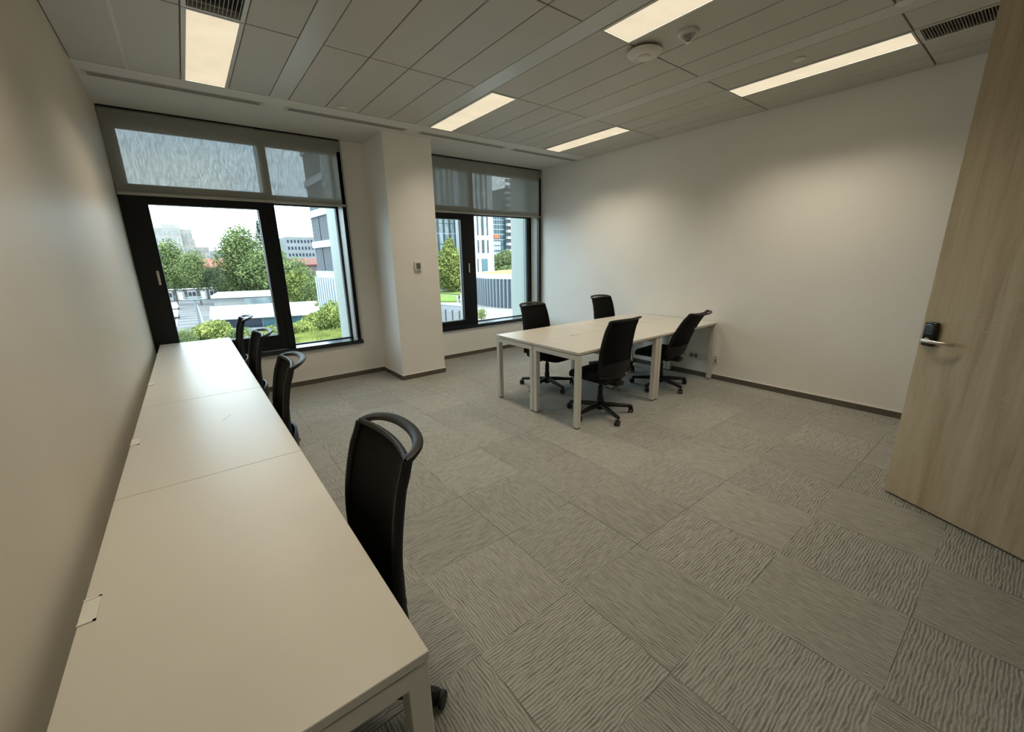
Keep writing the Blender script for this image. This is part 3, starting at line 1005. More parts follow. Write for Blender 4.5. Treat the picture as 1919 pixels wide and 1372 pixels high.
# ------------------------------------------------------------------ chairs
def make_chair(label, group, tilt=0.0, base_rot=0.0):
    root = empty('office_chair', (0, 0, 0))
    tag(root, label, 'office chair', group)
    pivot = Vector((0, -0.13, 0.44))
    TR = Matrix.Translation(pivot) @ Matrix.Rotation(R_(tilt), 4, 'X') @ Matrix.Translation(-pivot)

    def spine(z):   # y of the middle of the back
        s_ = (z - 0.46) / 0.54
        return -0.212 + 0.018 * math.sin(math.pi * min(1, max(0, s_ * 1.1))) - 0.034 * s_ * s_ - 0.014 * max(0, s_ - 0.85) / 0.15

    def halfw(z):
        s_ = (z - 0.46) / 0.54
        return 0.222 + 0.012 * math.sin(math.pi * s_) - 0.018 * s_

    def back(u, v):  # u -1..1, v 0..1
        z = 0.46 + 0.54 * v
        return Vector((u * halfw(z), spine(z) + 0.045 * u * u * (1 - 0.35 * v), z))
    # mesh back
    mb_ = MB()
    mb_.grid(lambda u, v: TR @ back(u * 2 - 1, v), 16, 24, 0.006)
    mb_.build('mesh_back', M['mesh'], root, smooth=True)
    # frame: up the left side, round the grab handle, down the right side
    fpts = []
    for k in range(15):
        fpts.append(back(-1, k / 14))
    ctop = back(1, 1)
    cz = ctop.z
    fr_ = MB()
    fr_.sweep([TR @ q for q in fpts], 0.013, 0.017, seg=10, upv=(0, 1, 0.15))
    fr_.sweep([TR @ Vector((-q.x, q.y, q.z)) for q in fpts], 0.013, 0.017, seg=10, upv=(0, 1, 0.15))
    fr_.sweep([TR @ back(u / 8 - 1, 0.0) for u in range(17)], 0.012, 0.014, seg=8)
    fr_.build('back_frame', M['black_plastic'], root, smooth=True)
    # grab handle: flat open loop bent backwards from the top edge
    hb = MB()
    n_ = 44
    outer, inner = [], []
    hw = halfw(1.0) + 0.010
    y_c = spine(1.0)

    def sup(tt, a, b_, e_=2.6):
        c_, s__ = math.cos(tt), math.sin(tt)
        return a * math.copysign(abs(c_) ** (2 / e_), c_), b_ * math.copysign(abs(s__) ** (2 / e_), s__)
    b3 = bmesh.new()
    rows = []
    for k in range(n_ + 1):
        tt = math.pi + math.pi * k / n_      # left corner -> back -> right corner
        ox_, oy_ = sup(tt, hw, 0.080)
        ix_, iy_ = sup(tt, hw - 0.032, 0.046)
        sag = 0.035 * (1 - (ox_ / hw) ** 2)
        base_y = y_c + 0.030 * (ox_ / hw) ** 2 + 0.0
        def P(xx, yy, dz):
            f_ = min(1.0, -yy / 0.08)
            return TR @ Vector((xx, base_y + yy, cz + 0.004 + 0.026 * f_ + dz))
        q = [P(ox_, oy_ + 0.014, -0.013), P(ox_ * 1.004, oy_, -0.004), P(ox_, oy_ + 0.004, 0.006), P((ox_ + ix_) / 2, (oy_ + iy_) / 2, 0.010), P(ix_, iy_ - 0.004, 0.006), P(ix_ * 0.995, iy_, -0.003), P(ix_, iy_ - 0.010, -0.012)]
        rows.append([b3.verts.new(v_) for v_ in q])
    for a_, c_ in zip(rows, rows[1:]):
        for j in range(7):
            b3.faces.new((a_[j], a_[(j + 1) % 7], c_[(j + 1) % 7], c_[j]))
    b3.faces.new(rows[0])
    b3.faces.new(list(reversed(rows[-1])))
    bmesh.ops.recalc_face_normals(b3, faces=b3.faces[:])
    hb.add(b3)
    # rounded front rail the mesh is pulled over
    hb.sweep([TR @ (back(u / 8 - 1, 1.0) + Vector((0, 0, 0.002))) for u in range(17)], 0.010, 0.011, seg=10)
    hb.build('grab_handle', M['handle_plastic'], root, smooth=True)
    # lumbar shell wrapping the lower back
    def shell(u, v):
        uu = u * 2 - 1
        z = 0.385 + 0.215 * v - 0.03 * (uu * uu) * (v - 0.0)
        wd_ = 0.15 + 0.093 * min(1, v * 1.7) ** 0.6
        yy = -0.235 + 0.075 * uu * uu + 0.03 * (1 - v) - 0.012 * math.sin(math.pi * v)
        return TR @ Vector((uu * wd_, yy, z))
    MB().grid(shell, 18, 10, 0.014).build('lumbar_shell', M['black_plastic'], root, smooth=True)
    lb_ = MB().box(-0.012, 0.012, -0.006, 0.006, -0.008, 0.008, bev=0.002, mtx=TR @ Matrix.Translation((0.075, -0.246, 0.475))).build('tension_tab', M['grey_render'], root)
    lb_['label'] = 'small grey tab on the back'
    # seat cushion
    def rrect(k, n__, a, b_, e_):
        tt = 2 * math.pi * k / n__
        return sup(tt, a, b_, e_)
    bs = bmesh.new()
    prof = [(0.90, 0.405), (0.97, 0.412), (1.0, 0.430), (1.0, 0.452), (0.975, 0.470), (0.90, 0.480), (0.6, 0.484), (0.2, 0.482)]
    N = 40
    rings = []
    for sc_, z in prof:
        ring = []
        for k in range(N):
            x_, y_ = rrect(k, N, 0.245 * sc_, 0.235 * sc_, 4.0)
            fz = -0.035 * max(0, (y_ - 0.10) / 0.13) ** 2
            ring.append(bs.verts.new((x_, y_ + 0.045, z + fz)))
        rings.append(ring)
    for a_, c_ in zip(rings, rings[1:]):
        for k in range(N):
            bs.faces.new((a_[k], a_[(k + 1) % N], c_[(k + 1) % N], c_[k]))
    bs.faces.new(list(reversed(rings[0])))
    bs.faces.new(rings[-1])
    bmesh.ops.recalc_face_normals(bs, faces=bs.faces[:])
    mb_ = MB()
    mb_.add(bs)
    mb_.build('seat', M['black_soft'], root, smooth=True)
    # mechanism
    mb_ = MB()
    mb_.box(-0.085, 0.085, -0.13, 0.10, 0.345, 0.408, bev=0.02, seg=3)
    mb_.box(-0.055, 0.055, -0.245, -0.09, 0.355, 0.400, bev=0.012)
    mb_.build('mechanism', M['black_plastic'], root, smooth=True)
    MB().sweep([(0.07, 0.04, 0.375), (0.16, 0.04, 0.370), (0.235, 0.035, 0.365), (0.262, 0.03, 0.368)], 0.012, 0.006, seg=8).build('height_lever', M['black_plastic'], root, smooth=True)
    # gas lift
    MB().lathe([(0.030, 0.055), (0.030, 0.19), (0.025, 0.20), (0.025, 0.30), (0.016, 0.302), (0.016, 0.35)], 20).build('gas_lift', M['black_plastic'], root, smooth=True)
    # star base
    mb_ = MB()
    mb_.lathe([(0.030, 0.062), (0.046, 0.066), (0.050, 0.10), (0.044, 0.128), (0.033, 0.132)], 24)
    angs = [R_(base_rot) + 2 * math.pi * k / 5 for k in range(5)]
    for a in angs:
        c_, s_ = math.cos(a), math.sin(a)
        pth_ = [(0.03 * c_, 0.03 * s_, 0.104), (0.12 * c_, 0.12 * s_, 0.100), (0.22 * c_, 0.22 * s_, 0.088), (0.315 * c_, 0.315 * s_, 0.078), (0.335 * c_, 0.335 * s_, 0.076)]
        mb_.sweep(pth_, 0.022, 0.017, seg=10, radii=[1.5, 1.35, 1.15, 0.95, 0.75])
    mb_.build('star_base', M['black_plastic'], root, smooth=True)
    for i_, a in enumerate(angs):
        c_, s_ = math.cos(a), math.sin(a)
        cst = bpy.data.objects.new('caster', None)
        COL.objects.link(cst)
        cst.parent = root
        cst.location = (0.325 * c_, 0.325 * s_, 0)
        cst.rotation_euler = (0, 0, a + [0.5, 2.1, -0.8, 1.3, 2.8][i_])
        MB().sweep([(0, 0, 0.03), (0, 0, 0.072)], 0.008, seg=8).sweep([(-0.006, 0, 0.046), (0.016, 0, 0.053), (0.028, 0, 0.040)], 0.010, 0.013, seg=8).build('fork', M['black_plastic'], cst, smooth=True)
        for sd_ in (-1, 1):
            MB().lathe([(0.012, -0.009), (0.026, -0.009), (0.030, -0.005), (0.030, 0.005), (0.026, 0.009), (0.012, 0.009)], 20,
                       Matrix.Translation((0.014, sd_ * 0.015, 0.030)) @ Matrix.Rotation(R_(90), 4, 'X')).build('wheel', M['rubber'], cst, smooth=True)
    return root


def place(o, x, y, rz):
    o.location = (x, y, 0)
    o.rotation_euler = (0, 0, R_(rz))


G1 = 'black mesh chairs along the left wall desks'
G2 = 'black mesh chairs around the desk island'
c1 = make_chair('nearest black mesh office chair, pushed up to the left wall desk', G1, 0, 18)
place(c1, 0.58, 1.25, 90)
for lbl, x, y, rz in (('second black mesh office chair from the camera along the left desks', 0.54, 2.68, 88),
                      ('third black mesh office chair from the camera, against the window', 0.55, 3.92, 91),
                      ('farthest black mesh office chair of the left row, in front of the window sash', 0.55, 5.18, 88)):
    c = copy_tree(c1)
    place(c, x, y, rz)
    c['label'] = lbl
    c['group'] = G1
c5 = make_chair('black mesh office chair at the near left island desk, its back to the camera', G2, 2, 122 - 15)
place(c5, 3.51, 2.57, 1)
c7 = make_chair('black mesh office chair leaning back at the near right island desk', G2, 18, 127 - 18)
place(c7, 4.79, 2.70, 4)
c6 = make_chair('black mesh office chair behind the far left island desk, in front of the right window', G2, 0, 120 - 180 - 8)
place(c6, 3.73, 3.60, 186)
c8 = make_chair('black mesh office chair behind the far right island desk, against the right wall', G2, 0, 20)
place(c8, 5.03, 3.62, 184)

# ------------------------------------------------------------------ outdoors
GZ = -8.0
gnd = struct(MB().box(-250, 420, 30, 700, GZ - 0.5, GZ).build('ground', M['asphalt']))
struct(MB().box(30, 170, 24, 160, GZ - 0.4, GZ + 0.02).build('plaza', M['paving']))
struct(MB().box(-60, 28, 8, 30, GZ - 0.4, GZ + 0.02).build('ground_strip', M['paving']))
# parking bay lines
mb = MB()
for i in range(14):
    y = 84 + i * 4.6
    mb.box(-5.5, 1.2, y, y + 0.18, GZ, GZ + 0.02)
mb.box(-2.3, -2.15, 84, 144, GZ, GZ + 0.02)
mb.box(1.3, 1.45, 84, 128, GZ, GZ + 0.02)
for i in range(8):
    mb.box(1.3, 6.5, 100 + i * 3.0, 100.15 + i * 3.0, GZ, GZ + 0.02)
mb.build('parking_lines', M['paint_line'], gnd)


def leaves(mb_, c, r, n, size, rnd_):
    for _ in range(n):
        th_ = rnd_.uniform(0, 2 * math.pi)
        ph = math.acos(rnd_.uniform(-1, 1))
        rad = rnd_.uniform(0.55, 1.04)
        p_ = Vector((c[0] + r[0] * rad * math.sin(ph) * math.cos(th_), c[1] + r[1] * rad * math.sin(ph) * math.sin(th_), c[2] + r[2] * rad * math.cos(ph)))
        a_ = Vector((rnd_.gauss(0, 1), rnd_.gauss(0, 1), rnd_.gauss(0, 1) * 0.6)).normalized()
        b_ = a_.cross(Vector((rnd_.gauss(0, 1), rnd_.gauss(0, 1), rnd_.gauss(0, 1)))).normalized()
        s_ = size * rnd_.uniform(0.6, 1.25)
        vs = [mb_.bm.verts.new(p_ + a_ * s_), mb_.bm.verts.new(p_ + b_ * s_ * 0.6), mb_.bm.verts.new(p_ - a_ * s_), mb_.bm.verts.new(p_ - b_ * s_ * 0.6)]
        mb_.bm.faces.new(vs)


def tree(name, label, cat, group, x0, x1, ytop, ybot, Y, mat, shape='round', seed=1, n=2600, leaf=None, ground=GZ):
    """a tree whose crown spans pixels x0..x1, ytop..ybot of the photo at distance Y"""
    rn = random.Random(seed)
    a = at(x0, (ytop + ybot) / 2, Y)
    c = at(x1, (ytop + ybot) / 2, Y)
    tz = at((x0 + x1) / 2, ytop, Y).z
    bz = max(ground + 0.1, at((x0 + x1) / 2, ybot, Y).z)
    cx_ = (a.x + c.x) / 2
    rx = abs(c.x - a.x) / 2 * 1.10
    hz = (tz - bz) / 2
    cz_ = (tz + bz) / 2
    root = empty(name, (cx_, Y, ground))
    tag(root, label, cat, group)
    leaf = leaf or rx * 0.055
    n = int(n * 2)
    mb_ = MB()
    k = 9
    z0 = cz_ - ground
    if shape == 'cone':
        for i in range(k):
            f = i / (k - 1)
            leaves(mb_, (rn.uniform(-0.1, 0.1) * rx, 0, z0 - hz + 2 * hz * (0.12 + 0.8 * f)), (rx * (1.0 - 0.85 * f), rx * (1.0 - 0.85 * f), hz * 0.22), int(n / k), leaf, rn)
    else:
        for i in range(k):
            ang = 2.4 * i
            f = i / (k - 1)
            rr = rx * 0.60 * math.sin(math.pi * (0.15 + 0.7 * f)) if shape == 'round' else rx * 0.55
            zz = z0 - hz * 0.55 + hz * 1.1 * f if shape == 'round' else z0
            leaves(mb_, (rr * math.cos(ang), rr * math.sin(ang), zz), (rx * 0.58, rx * 0.58, hz * (0.50 if shape == 'round' else 0.95)), int(n / k), leaf, rn)
        leaves(mb_, (0, 0, z0), (rx * 0.72, rx * 0.72, hz * 0.93), int(n / 3), leaf, rn)
    mb_.build('crown', mat, root)
    tk = max(0.08, rx * 0.05)
    MB().sweep([(0, 0, 0), (0, 0, z0 - hz * 0.3), (0, 0, z0 + hz * 0.4)], tk, seg=8, radii=[1.2, 0.9, 0.4]).build('trunk', M['bark'], root, smooth=True)
    return root


def sub_at(root, mb_, nm, mat, smooth=False):
    o_ = mb_.build(nm, mat, root, smooth=smooth)
    o_.location = -root.location
    return o_


def facade_windows(root, x0, x1, z0, z1, yf, nx, nz, fw_, fh, mat, name='window'):
    """nx x nz separate windows on a wall facing -y; one shared mesh"""
    cw, ch = (x1 - x0) / nx, (z1 - z0) / nz
    first = None
    for i in range(nx):
        for j in range(nz):
            if first is None:
                first = MB().box(-cw * fw_ / 2, cw * fw_ / 2, -0.08, 0.02, -ch * fh / 2, ch * fh / 2).build(name, mat, root)
                o_ = first
            else:
                o_ = first.copy()
                COL.objects.link(o_)
            o_.location = Vector((x0 + cw * (i + 0.5), yf, z0 + ch * (j + 0.5))) - root.location


def block(name, label, cat, px0, px1, pytop, Y, depth, mat, nx=0, nz=0, fw_=0.5, fh=0.5, gm='mid_glass', group=None, ztop_margin=0.06):
    a = at(px0, pytop, Y)
    c = at(px1, pytop, Y)
    zt = (a.z + c.z) / 2
    root = empty(name, ((a.x + c.x) / 2, Y, GZ))
    tag(root, label, cat, group)
    sub_at(root, MB().box(a.x, c.x, Y, Y + depth, GZ, zt), 'wall', M[mat])
    if nx:
        zb = zt - nz * 3.0
        facade_windows(root, a.x, c.x, zb, zt - 0.5, Y, nx, nz, fw_, fh, M[gm])
    return root, a.x, c.x, zt


# --- view through the left window
b1, ax, bx_, zt = block('apartment_building', 'pale grey stepped apartment block behind trees on the far left', 'building', 285, 336, 427, 230, 18, 'apartment', 6, 7, 0.35, 0.45)
q = at(358, 430, 236)
sub_at(b1, MB().box(bx_ - 1, q.x, 236, 252, GZ, q.z), 'side_wing', M['apartment'])
facade_windows(b1, bx_, q.x, q.z - 20, q.z - 1, 236, 3, 6, 0.35, 0.45, M['mid_glass'])
q2 = at(364, 448, 240)
sub_at(b1, MB().box(q.x - 1, q2.x, 240, 252, GZ, q2.z), 'low_wing', M['apartment'])
sub_at(b1, MB().box(ax + 3, ax + 9, 234, 240, zt, zt + 1.8), 'roof_house', M['apartment'])
block('apartment_building', 'low pale apartment block right of the stepped one', 'building', 363, 391, 463, 256, 14, 'apartment', 4, 3, 0.4, 0.4)
block('apartment_building', 'long low pale building far behind the red roof', 'building', 391, 425, 470, 275, 14, 'apartment_cool', 7, 2, 0.5, 0.4)
block('apartment_building', 'distant slab apartment block with many small windows right of the window post', 'building', 535, 592, 444, 210, 16, 'apartment_cool', 9, 6, 0.5, 0.45, gm='dark_glass')
# blue tower with a slanted top
a_, c_ = at(425, 447, 330), at(442, 452, 330)
bt = empty('office_tower', ((a_.x + c_.x) / 2, 330, GZ))
tag(bt, 'small blue glass tower tip with slanted roof behind the tall tree', 'building')
mb = MB()
b_ = bmesh.new()
vs = [b_.verts.new(v) for v in ((a_.x, 330, GZ), (c_.x, 330, GZ), (c_.x, 330, c_.z), (a_.x, 330, a_.z), (a_.x, 345, GZ), (c_.x, 345, GZ), (c_.x, 345, c_.z), (a_.x, 345, a_.z))]
for f in ((0, 1, 2, 3), (5, 4, 7, 6), (4, 0, 3, 7), (1, 5, 6, 2), (3, 2, 6, 7), (4, 5, 1, 0)):
    b_.faces.new([vs[i] for i in f])
mb.add(b_)
sub_at(bt, mb, 'glass_wall', M['blue_tower'])


# red roofed halls: low long buildings with a pitched roof
def hall(label, px0, px1, py_ridge, py_eave, py_wall, Y, roofmat, wallmat, nx):
    a = at(px0, py_ridge, Y + 8)
    c = at(px1, py_ridge, Y + 8)
    e0 = at(px0, py_eave, Y)
    e1 = at(px1, py_eave, Y)
    root = empty('industrial_hall', ((e0.x + e1.x) / 2, Y, GZ))
    tag(root, label, 'building')
    zr, ze = (a.z + c.z) / 2, (e0.z + e1.z) / 2
    sub_at(root, MB().box(e0.x, e1.x, Y + 0.5, Y + 15.5, GZ, ze), 'wall', M[wallmat])
    m_ = Matrix(((0, 0, 1, 0), (1, 0, 0, 0), (0, 1, 0, 0), (0, 0, 0, 1)))
    mb_ = MB().prism([(Y, ze), (Y + 8, zr), (Y + 16, ze), (Y + 16, ze - 0.4), (Y, ze - 0.4)], e0.x - 0.5, e1.x + 0.5, m_)
    sub_at(root, mb_, 'roof', M[roofmat])
    zb = at(px0, py_wall, Y).z
    facade_windows(root, e0.x, e1.x, zb, ze - 0.6, Y + 0.5, nx, 1, 0.6, 0.6, M['mid_glass'])


hall('long hall with rust red roof between the trees on the left', 372, 470, 484, 501, 515, 182, 'red_roof', 'pink_wall', 12)
hall('hall with rust red roof behind the right-hand trees', 540, 600, 484, 496, 504, 150, 'red_roof', 'pink_wall', 8)

TG = 'broadleaf trees behind the parking lot'
tree('tree', 'broad green tree at the far left of the parking lot', 'tree', TG, 280, 352, 449, 545, 132, M['leaf_mid'], seed=2, n=3600)
tree('tree', 'rounded green tree beside the red roof on the left', 'tree', TG, 335, 392, 468, 545, 126, M['leaf_mid'], seed=3, n=3200)
tree('tree', 'small dark green tree between the left trees and the tall tree', 'tree', TG, 378, 420, 498, 548, 124, M['leaf_dark'], seed=4, n=2000)
tree('tree', 'tallest green tree in the middle of the left window view', 'tree', TG, 408, 492, 422, 552, 130, M['leaf_mid'], seed=5, n=5200)
tree('tree', 'dark pointed conifer at the right of the tallest tree', 'tree', TG, 470, 512, 416, 540, 142, M['leaf_dark'], 'cone', seed=6, n=2600)
tree('tree', 'light green bushy tree in front of the tallest tree, near the window post', 'tree', TG, 455, 545, 462, 556, 125, M['leaf_mid'], seed=7, n=4200)
tree('tree', 'green tree in the right pane of the left window below the slab block', 'tree', TG, 520, 585, 482, 575, 84, M['leaf_mid'], seed=8, n=4000)
tree('tree', 'slim tree top just right of the window post', 'tree', TG, 518, 538, 452, 520, 100, M['leaf_mid'], seed=9, n=1500)
tree('tree', 'low green tree by the blue office wing', 'tree', TG, 562, 606, 520, 590, 80, M['leaf_mid'], seed=10, n=2500)
tree('tree', 'dark tree squeezed against the blue office wing', 'tree', TG, 570, 600, 508, 556, 90, M['leaf_dark'], seed=11, n=1500)

tree('bush', 'low green scrub behind the two left site cabins', 'bush', TG, 288, 362, 502, 556, 158, M['leaf_mid'], seed=12, n=3000)
tree('bush', 'dark low scrub behind the right site cabins', 'bush', TG, 350, 425, 508, 556, 160, M['leaf_dark'], seed=13, n=3000)
tree('bush', 'low scrub under the tallest tree, behind the grey flat roof', 'bush', TG, 405, 480, 505, 556, 148, M['leaf_mid'], seed=14, n=3000)
tree('bush', 'low scrub behind the grey flat roof near the window post', 'bush', TG, 460, 545, 510, 558, 146, M['leaf_mid'], seed=15, n=3000)
tree('tree', 'yellow green tree just right of the window post above the white shed', 'tree', TG, 528, 580, 505, 572, 82, M['leaf_lime'], seed=16, n=2600)

# container cabins
CY = 146
cab = None
for i, (x0_, x1_, win) in enumerate(((306, 328, 1), (330, 350, 0), (352, 373, 1), (374, 392, 0), (393, 413, 1))):
    a = at(x0_, 562, CY)
    c = at(x1_, 562, CY)
    root = empty('container_cabin', ((a.x + c.x) / 2, CY, GZ))
    tag(root, ['leftmost grey site cabin, cut by the window frame', 'second grey site cabin from the left, with a plain front', 'middle grey site cabin with a dark frame and twin window',
               'second site cabin from the right, paler and plain', 'rightmost grey site cabin with small dark windows'][i], 'container', 'site cabins behind the parking lot')
    w_ = (c.x - a.x) / 2
    sub_at(root, MB().box(a.x, c.x, CY, CY + 2.6, GZ, GZ + 2.9), 'wall', M['container'])
    mb = MB()
    mb.box(a.x - 0.05, a.x + 0.2, CY - 0.06, CY, GZ, GZ + 3.0)
    mb.box(c.x - 0.2, c.x + 0.05, CY - 0.06, CY, GZ, GZ + 3.0)
    mb.box(a.x, c.x, CY - 0.06, CY, GZ, GZ + 0.2)
    mb.box(a.x, c.x, CY - 0.06, CY, GZ + 2.8, GZ + 3.0)
    sub_at(root, mb, 'cabin_frame', M['dark_trim'])
    sub_at(root, MB().box(a.x - 0.1, c.x + 0.1, CY - 0.1, CY + 2.7, GZ + 3.0, GZ + 3.12), 'roof', M['white_roof'])
    if win:
        for dx in (-0.45, 0.45):
            xm = (a.x + c.x) / 2 + dx
            sub_at(root, MB().box(xm - 0.32, xm + 0.32, CY - 0.1, CY, GZ + 1.2, GZ + 2.2), 'window', M['dark_glass'])
    else:
        xm = (a.x + c.x) / 2
        sub_at(root, MB().box(xm - 0.45, xm + 0.45, CY - 0.08, CY, GZ + 0.2, GZ + 2.2), 'cabin_door', M['white_roof'])

# grey flat-roofed building
a = at(394, 551, 116)
c = at(512, 547, 104)
gb = empty('flat_building', ((a.x + c.x) / 2, 108, GZ))
tag(gb, 'low grey building with a white flat roof behind the white-roofed shed', 'building')
zt = a.z
sub_at(gb, MB().prism([(a.x, 108), (c.x, 104), (c.x + 3, 118), (a.x + 2, 122)], GZ, zt - 0.5), 'wall', M['grey_render'])
sub_at(gb, MB().prism([(a.x - 0.3, 107.6), (c.x + 0.3, 103.6), (c.x + 3.3, 118.4), (a.x + 1.7, 122.4)], zt - 0.5, zt), 'roof', M['white_roof'])
sub_at(gb, MB().prism([(c.x - 5.5, 104.3), (c.x - 0.8, 103.8), (c.x - 0.8, 104.1), (c.x - 5.5, 104.6)], GZ + 0.3, zt - 0.7), 'glazed_wall', M['mid_glass'])

# white-roofed shed
sh = empty('long_shed', tuple(at(500, 590, 60).xy) + (GZ,))
tag(sh, 'long shed with a bright white roof in front of the parking lot', 'building')
z_e = -4.6
e0, e1 = atz(393, 597, z_e), atz(606, 585, z_e)
r0_, r1_ = atz(393, 575, z_e + 0.5), atz(592, 564, z_e + 0.5)
b_ = bmesh.new()
pts = [e0, e1, r1_, r0_]
lo_ = [b_.verts.new((q.x, q.y, q.z - 0.25)) for q in pts]
hi_ = [b_.verts.new((q.x, q.y, q.z)) for q in pts]
b_.faces.new(hi_)
b_.faces.new(list(reversed(lo_)))
for i in range(4):
    b_.faces.new((lo_[i], lo_[(i + 1) % 4], hi_[(i + 1) % 4], hi_[i]))
bmesh.ops.recalc_face_normals(b_, faces=b_.faces[:])
mb = MB()
mb.add(b_)
sub_at(sh, mb, 'roof', M['white_roof'])
dn = (e1 - e0).normalized()
nn = Vector((-dn.y, dn.x, 0))
i0, i1 = e0 + nn * 0.5 + dn * 0.3, e1 + nn * 0.5 - dn * 0.3
sub_at(sh, MB().prism([(i0.x, i0.y), (i1.x, i1.y), (r1_.x, r1_.y - 0.5), (r0_.x, r0_.y - 0.5)], GZ, z_e - 0.2), 'wall', M['grey_render'])
L_ = (i1 - i0).length
ang_ = math.atan2(dn.y, dn.x)
Mx = Matrix.Translation(Vector((i0.x, i0.y, 0))) @ Matrix.Rotation(ang_, 4, 'Z')
sub_at(sh, MB().box(0.4, L_ * 0.42, -0.06, 0, z_e - 1.4, z_e - 0.35, mtx=Mx), 'window_strip', M['dark_glass'])
sub_at(sh, MB().box(L_ * 0.43, L_ * 0.99, -0.06, 0, z_e - 1.5, z_e - 0.35, mtx=Mx), 'glazed_strip', M['teal_glass'])
# corrugated fence in front
fe = empty('corrugated_fence', (i0.x, i0.y - 2, GZ))
tag(fe, 'pale corrugated fence below the white-roofed shed', 'fence')
mb = MB()
n_ = 150
for i in range(n_):
    s_ = 0.5 + (L_ - 1) * i / n_
    mb.box(s_, s_ + (L_ / n_) * 0.55, -2.0, -1.9, GZ, z_e - 1.25, mtx=Mx)
sub_at(fe, mb, 'sheet', M['white_render'])
sub_at(fe, MB().box(0.5, L_ - 0.5, -1.92, -1.86, GZ, z_e - 1.3, mtx=Mx), 'backing', M['grey_render'])

# street lamp in the parking lot
pb, ptop = atz(383, 640, GZ), None
PYd = 47.0
p0, p1 = at(384, 642, PYd), at(365, 563, PYd)
sl = empty('street_lamp', (p1.x, PYd, GZ))
tag(sl, 'slim grey street lamp standing in the parking lot', 'street lamp')
MB().sweep([(0, 0, 0), (0, 0, p1.z - GZ)], 0.11, seg=12, radii=[1.0, 0.65]).build('pole', M['pole'], sl, smooth=True)
hz_ = p1.z - GZ
MB().box(-0.9, 0.9, -0.14, 0.14, hz_, hz_ + 0.14, bev=0.04).build('lamp_head', M['pole'], sl)
MB().sweep([(-0.6, 0, hz_ + 0.25), (0.6, 0, hz_ + 0.25)], 0.05, seg=8).build('cross_arm', M['pole'], sl, smooth=True)


# parked cars at the left edge
def car(label, px, py, col):
    g0 = atz(px, py, GZ)
    root = empty('car', (g0.x, g0.y, GZ), R_(90))
    tag(root, label, 'car', 'cars parked at the left edge of the lot')
    side = [(-2.1, 0.35), (-2.15, 0.75), (-1.9, 0.95), (-1.2, 1.05), (-0.7, 1.45), (0.7, 1.48), (1.3, 1.02), (1.95, 0.88), (2.15, 0.6), (2.1, 0.3)]
    m_ = Matrix(((1, 0, 0, 0), (0, 0, 1, 0), (0, 1, 0, 0), (0, 0, 0, 1)))
    MB().prism(side, -0.85, 0.85, m_).build('body', M[col], root)
    MB().prism([(-1.1, 1.02), (-0.68, 1.38), (0.66, 1.40), (1.15, 1.0)], -0.87, 0.87, m_).build('windows', M['dark_glass'], root)
    for wx in (-1.35, 1.35):
        for wy in (-0.82, 0.82):
            MB().lathe([(0.1, -0.1), (0.33, -0.1), (0.33, 0.1), (0.1, 0.1)], 20, Matrix.Translation((wx, wy, 0.33)) @ Matrix.Rotation(R_(90), 4, 'X')).build('wheel', M['rubber'], root, smooth=True)


car('light grey car parked at the far left, cut by the window frame', 326, 580, 'car_paint')
car('white car parked nearer at the left edge of the lot', 325, 596, 'white_render')

# hedges and bushes in the foreground
HG = 'green bushes below the left window'
tree('bush', 'round green bush below the street lamp, left part of the window', 'bush', HG, 352, 440, 601, 660, 34, M['leaf_lime'], seed=21, n=4200)
tree('bush', 'bush at the lower left corner of the window view', 'bush', HG, 322, 372, 615, 668, 33, M['leaf_mid'], seed=22, n=2600)
tree('bush', 'bush behind the farthest left chairs', 'bush', HG, 415, 480, 614, 665, 33, M['leaf_mid'], seed=23, n=3000)
tree('bush', 'yellow green bush left of the window post', 'bush', HG, 465, 545, 612, 665, 32, M['leaf_lime'], seed=24, n=3400)
tree('bush', 'low bush right of the window post', 'bush', HG, 530, 590, 602, 645, 35, M['leaf_lime'], seed=25, n=3200)
tree('bush', 'tall yellow green bush at the right side below the office wing', 'bush', HG, 590, 655, 563, 650, 36, M['leaf_lime'], seed=26, n=4600)
tree('bush', 'bush in front of the white shed end', 'bush', HG, 560, 625, 583, 640, 40, M['leaf_lime'], seed=27, n=3600)
tree('bush', 'small bush against the facade of the office wing', 'bush', HG, 585, 615, 560, 600, 62, M['leaf_lime'], seed=28, n=1800)

# planted terrace with grass
ta, tb, tc_, td = atz(548, 652, -3.4), atz(672, 634, -3.4), atz(652, 618, -3.4), atz(548, 631, -3.4)
tr_ = empty('planted_terrace', (ta.x, ta.y, GZ))
tag(tr_, 'grassed terrace with a pale wall below the right pane of the left window', 'terrace')
sub_at(tr_, MB().prism([(v.x, v.y) for v in (ta, tb, tc_, td)], GZ, -3.45), 'terrace_wall', M['grey_render'])
rn = random.Random(5)
mb = MB()
for _ in range(9000):
    s_, u_ = rn.random(), rn.random()
    q = ta * (1 - s_) * (1 - u_ * 0.8) + tb * s_ * (1 - u_ * 0.8) + td * (1 - s_) * u_ * 0.8 + tc_ * s_ * u_ * 0.8
    dx = rn.uniform(-0.1, 0.1)
    dy = rn.uniform(-0.1, 0.1)
    h_ = rn.uniform(0.15, 0.5)
    mb.quad([(q.x - 0.03, q.y, -3.46), (q.x + 0.03, q.y, -3.46), (q.x + dx, q.y + dy, -3.46 + h_)])
go = sub_at(tr_, mb, 'grass', M['leaf_lime'])
go['kind'] = 'stuff'

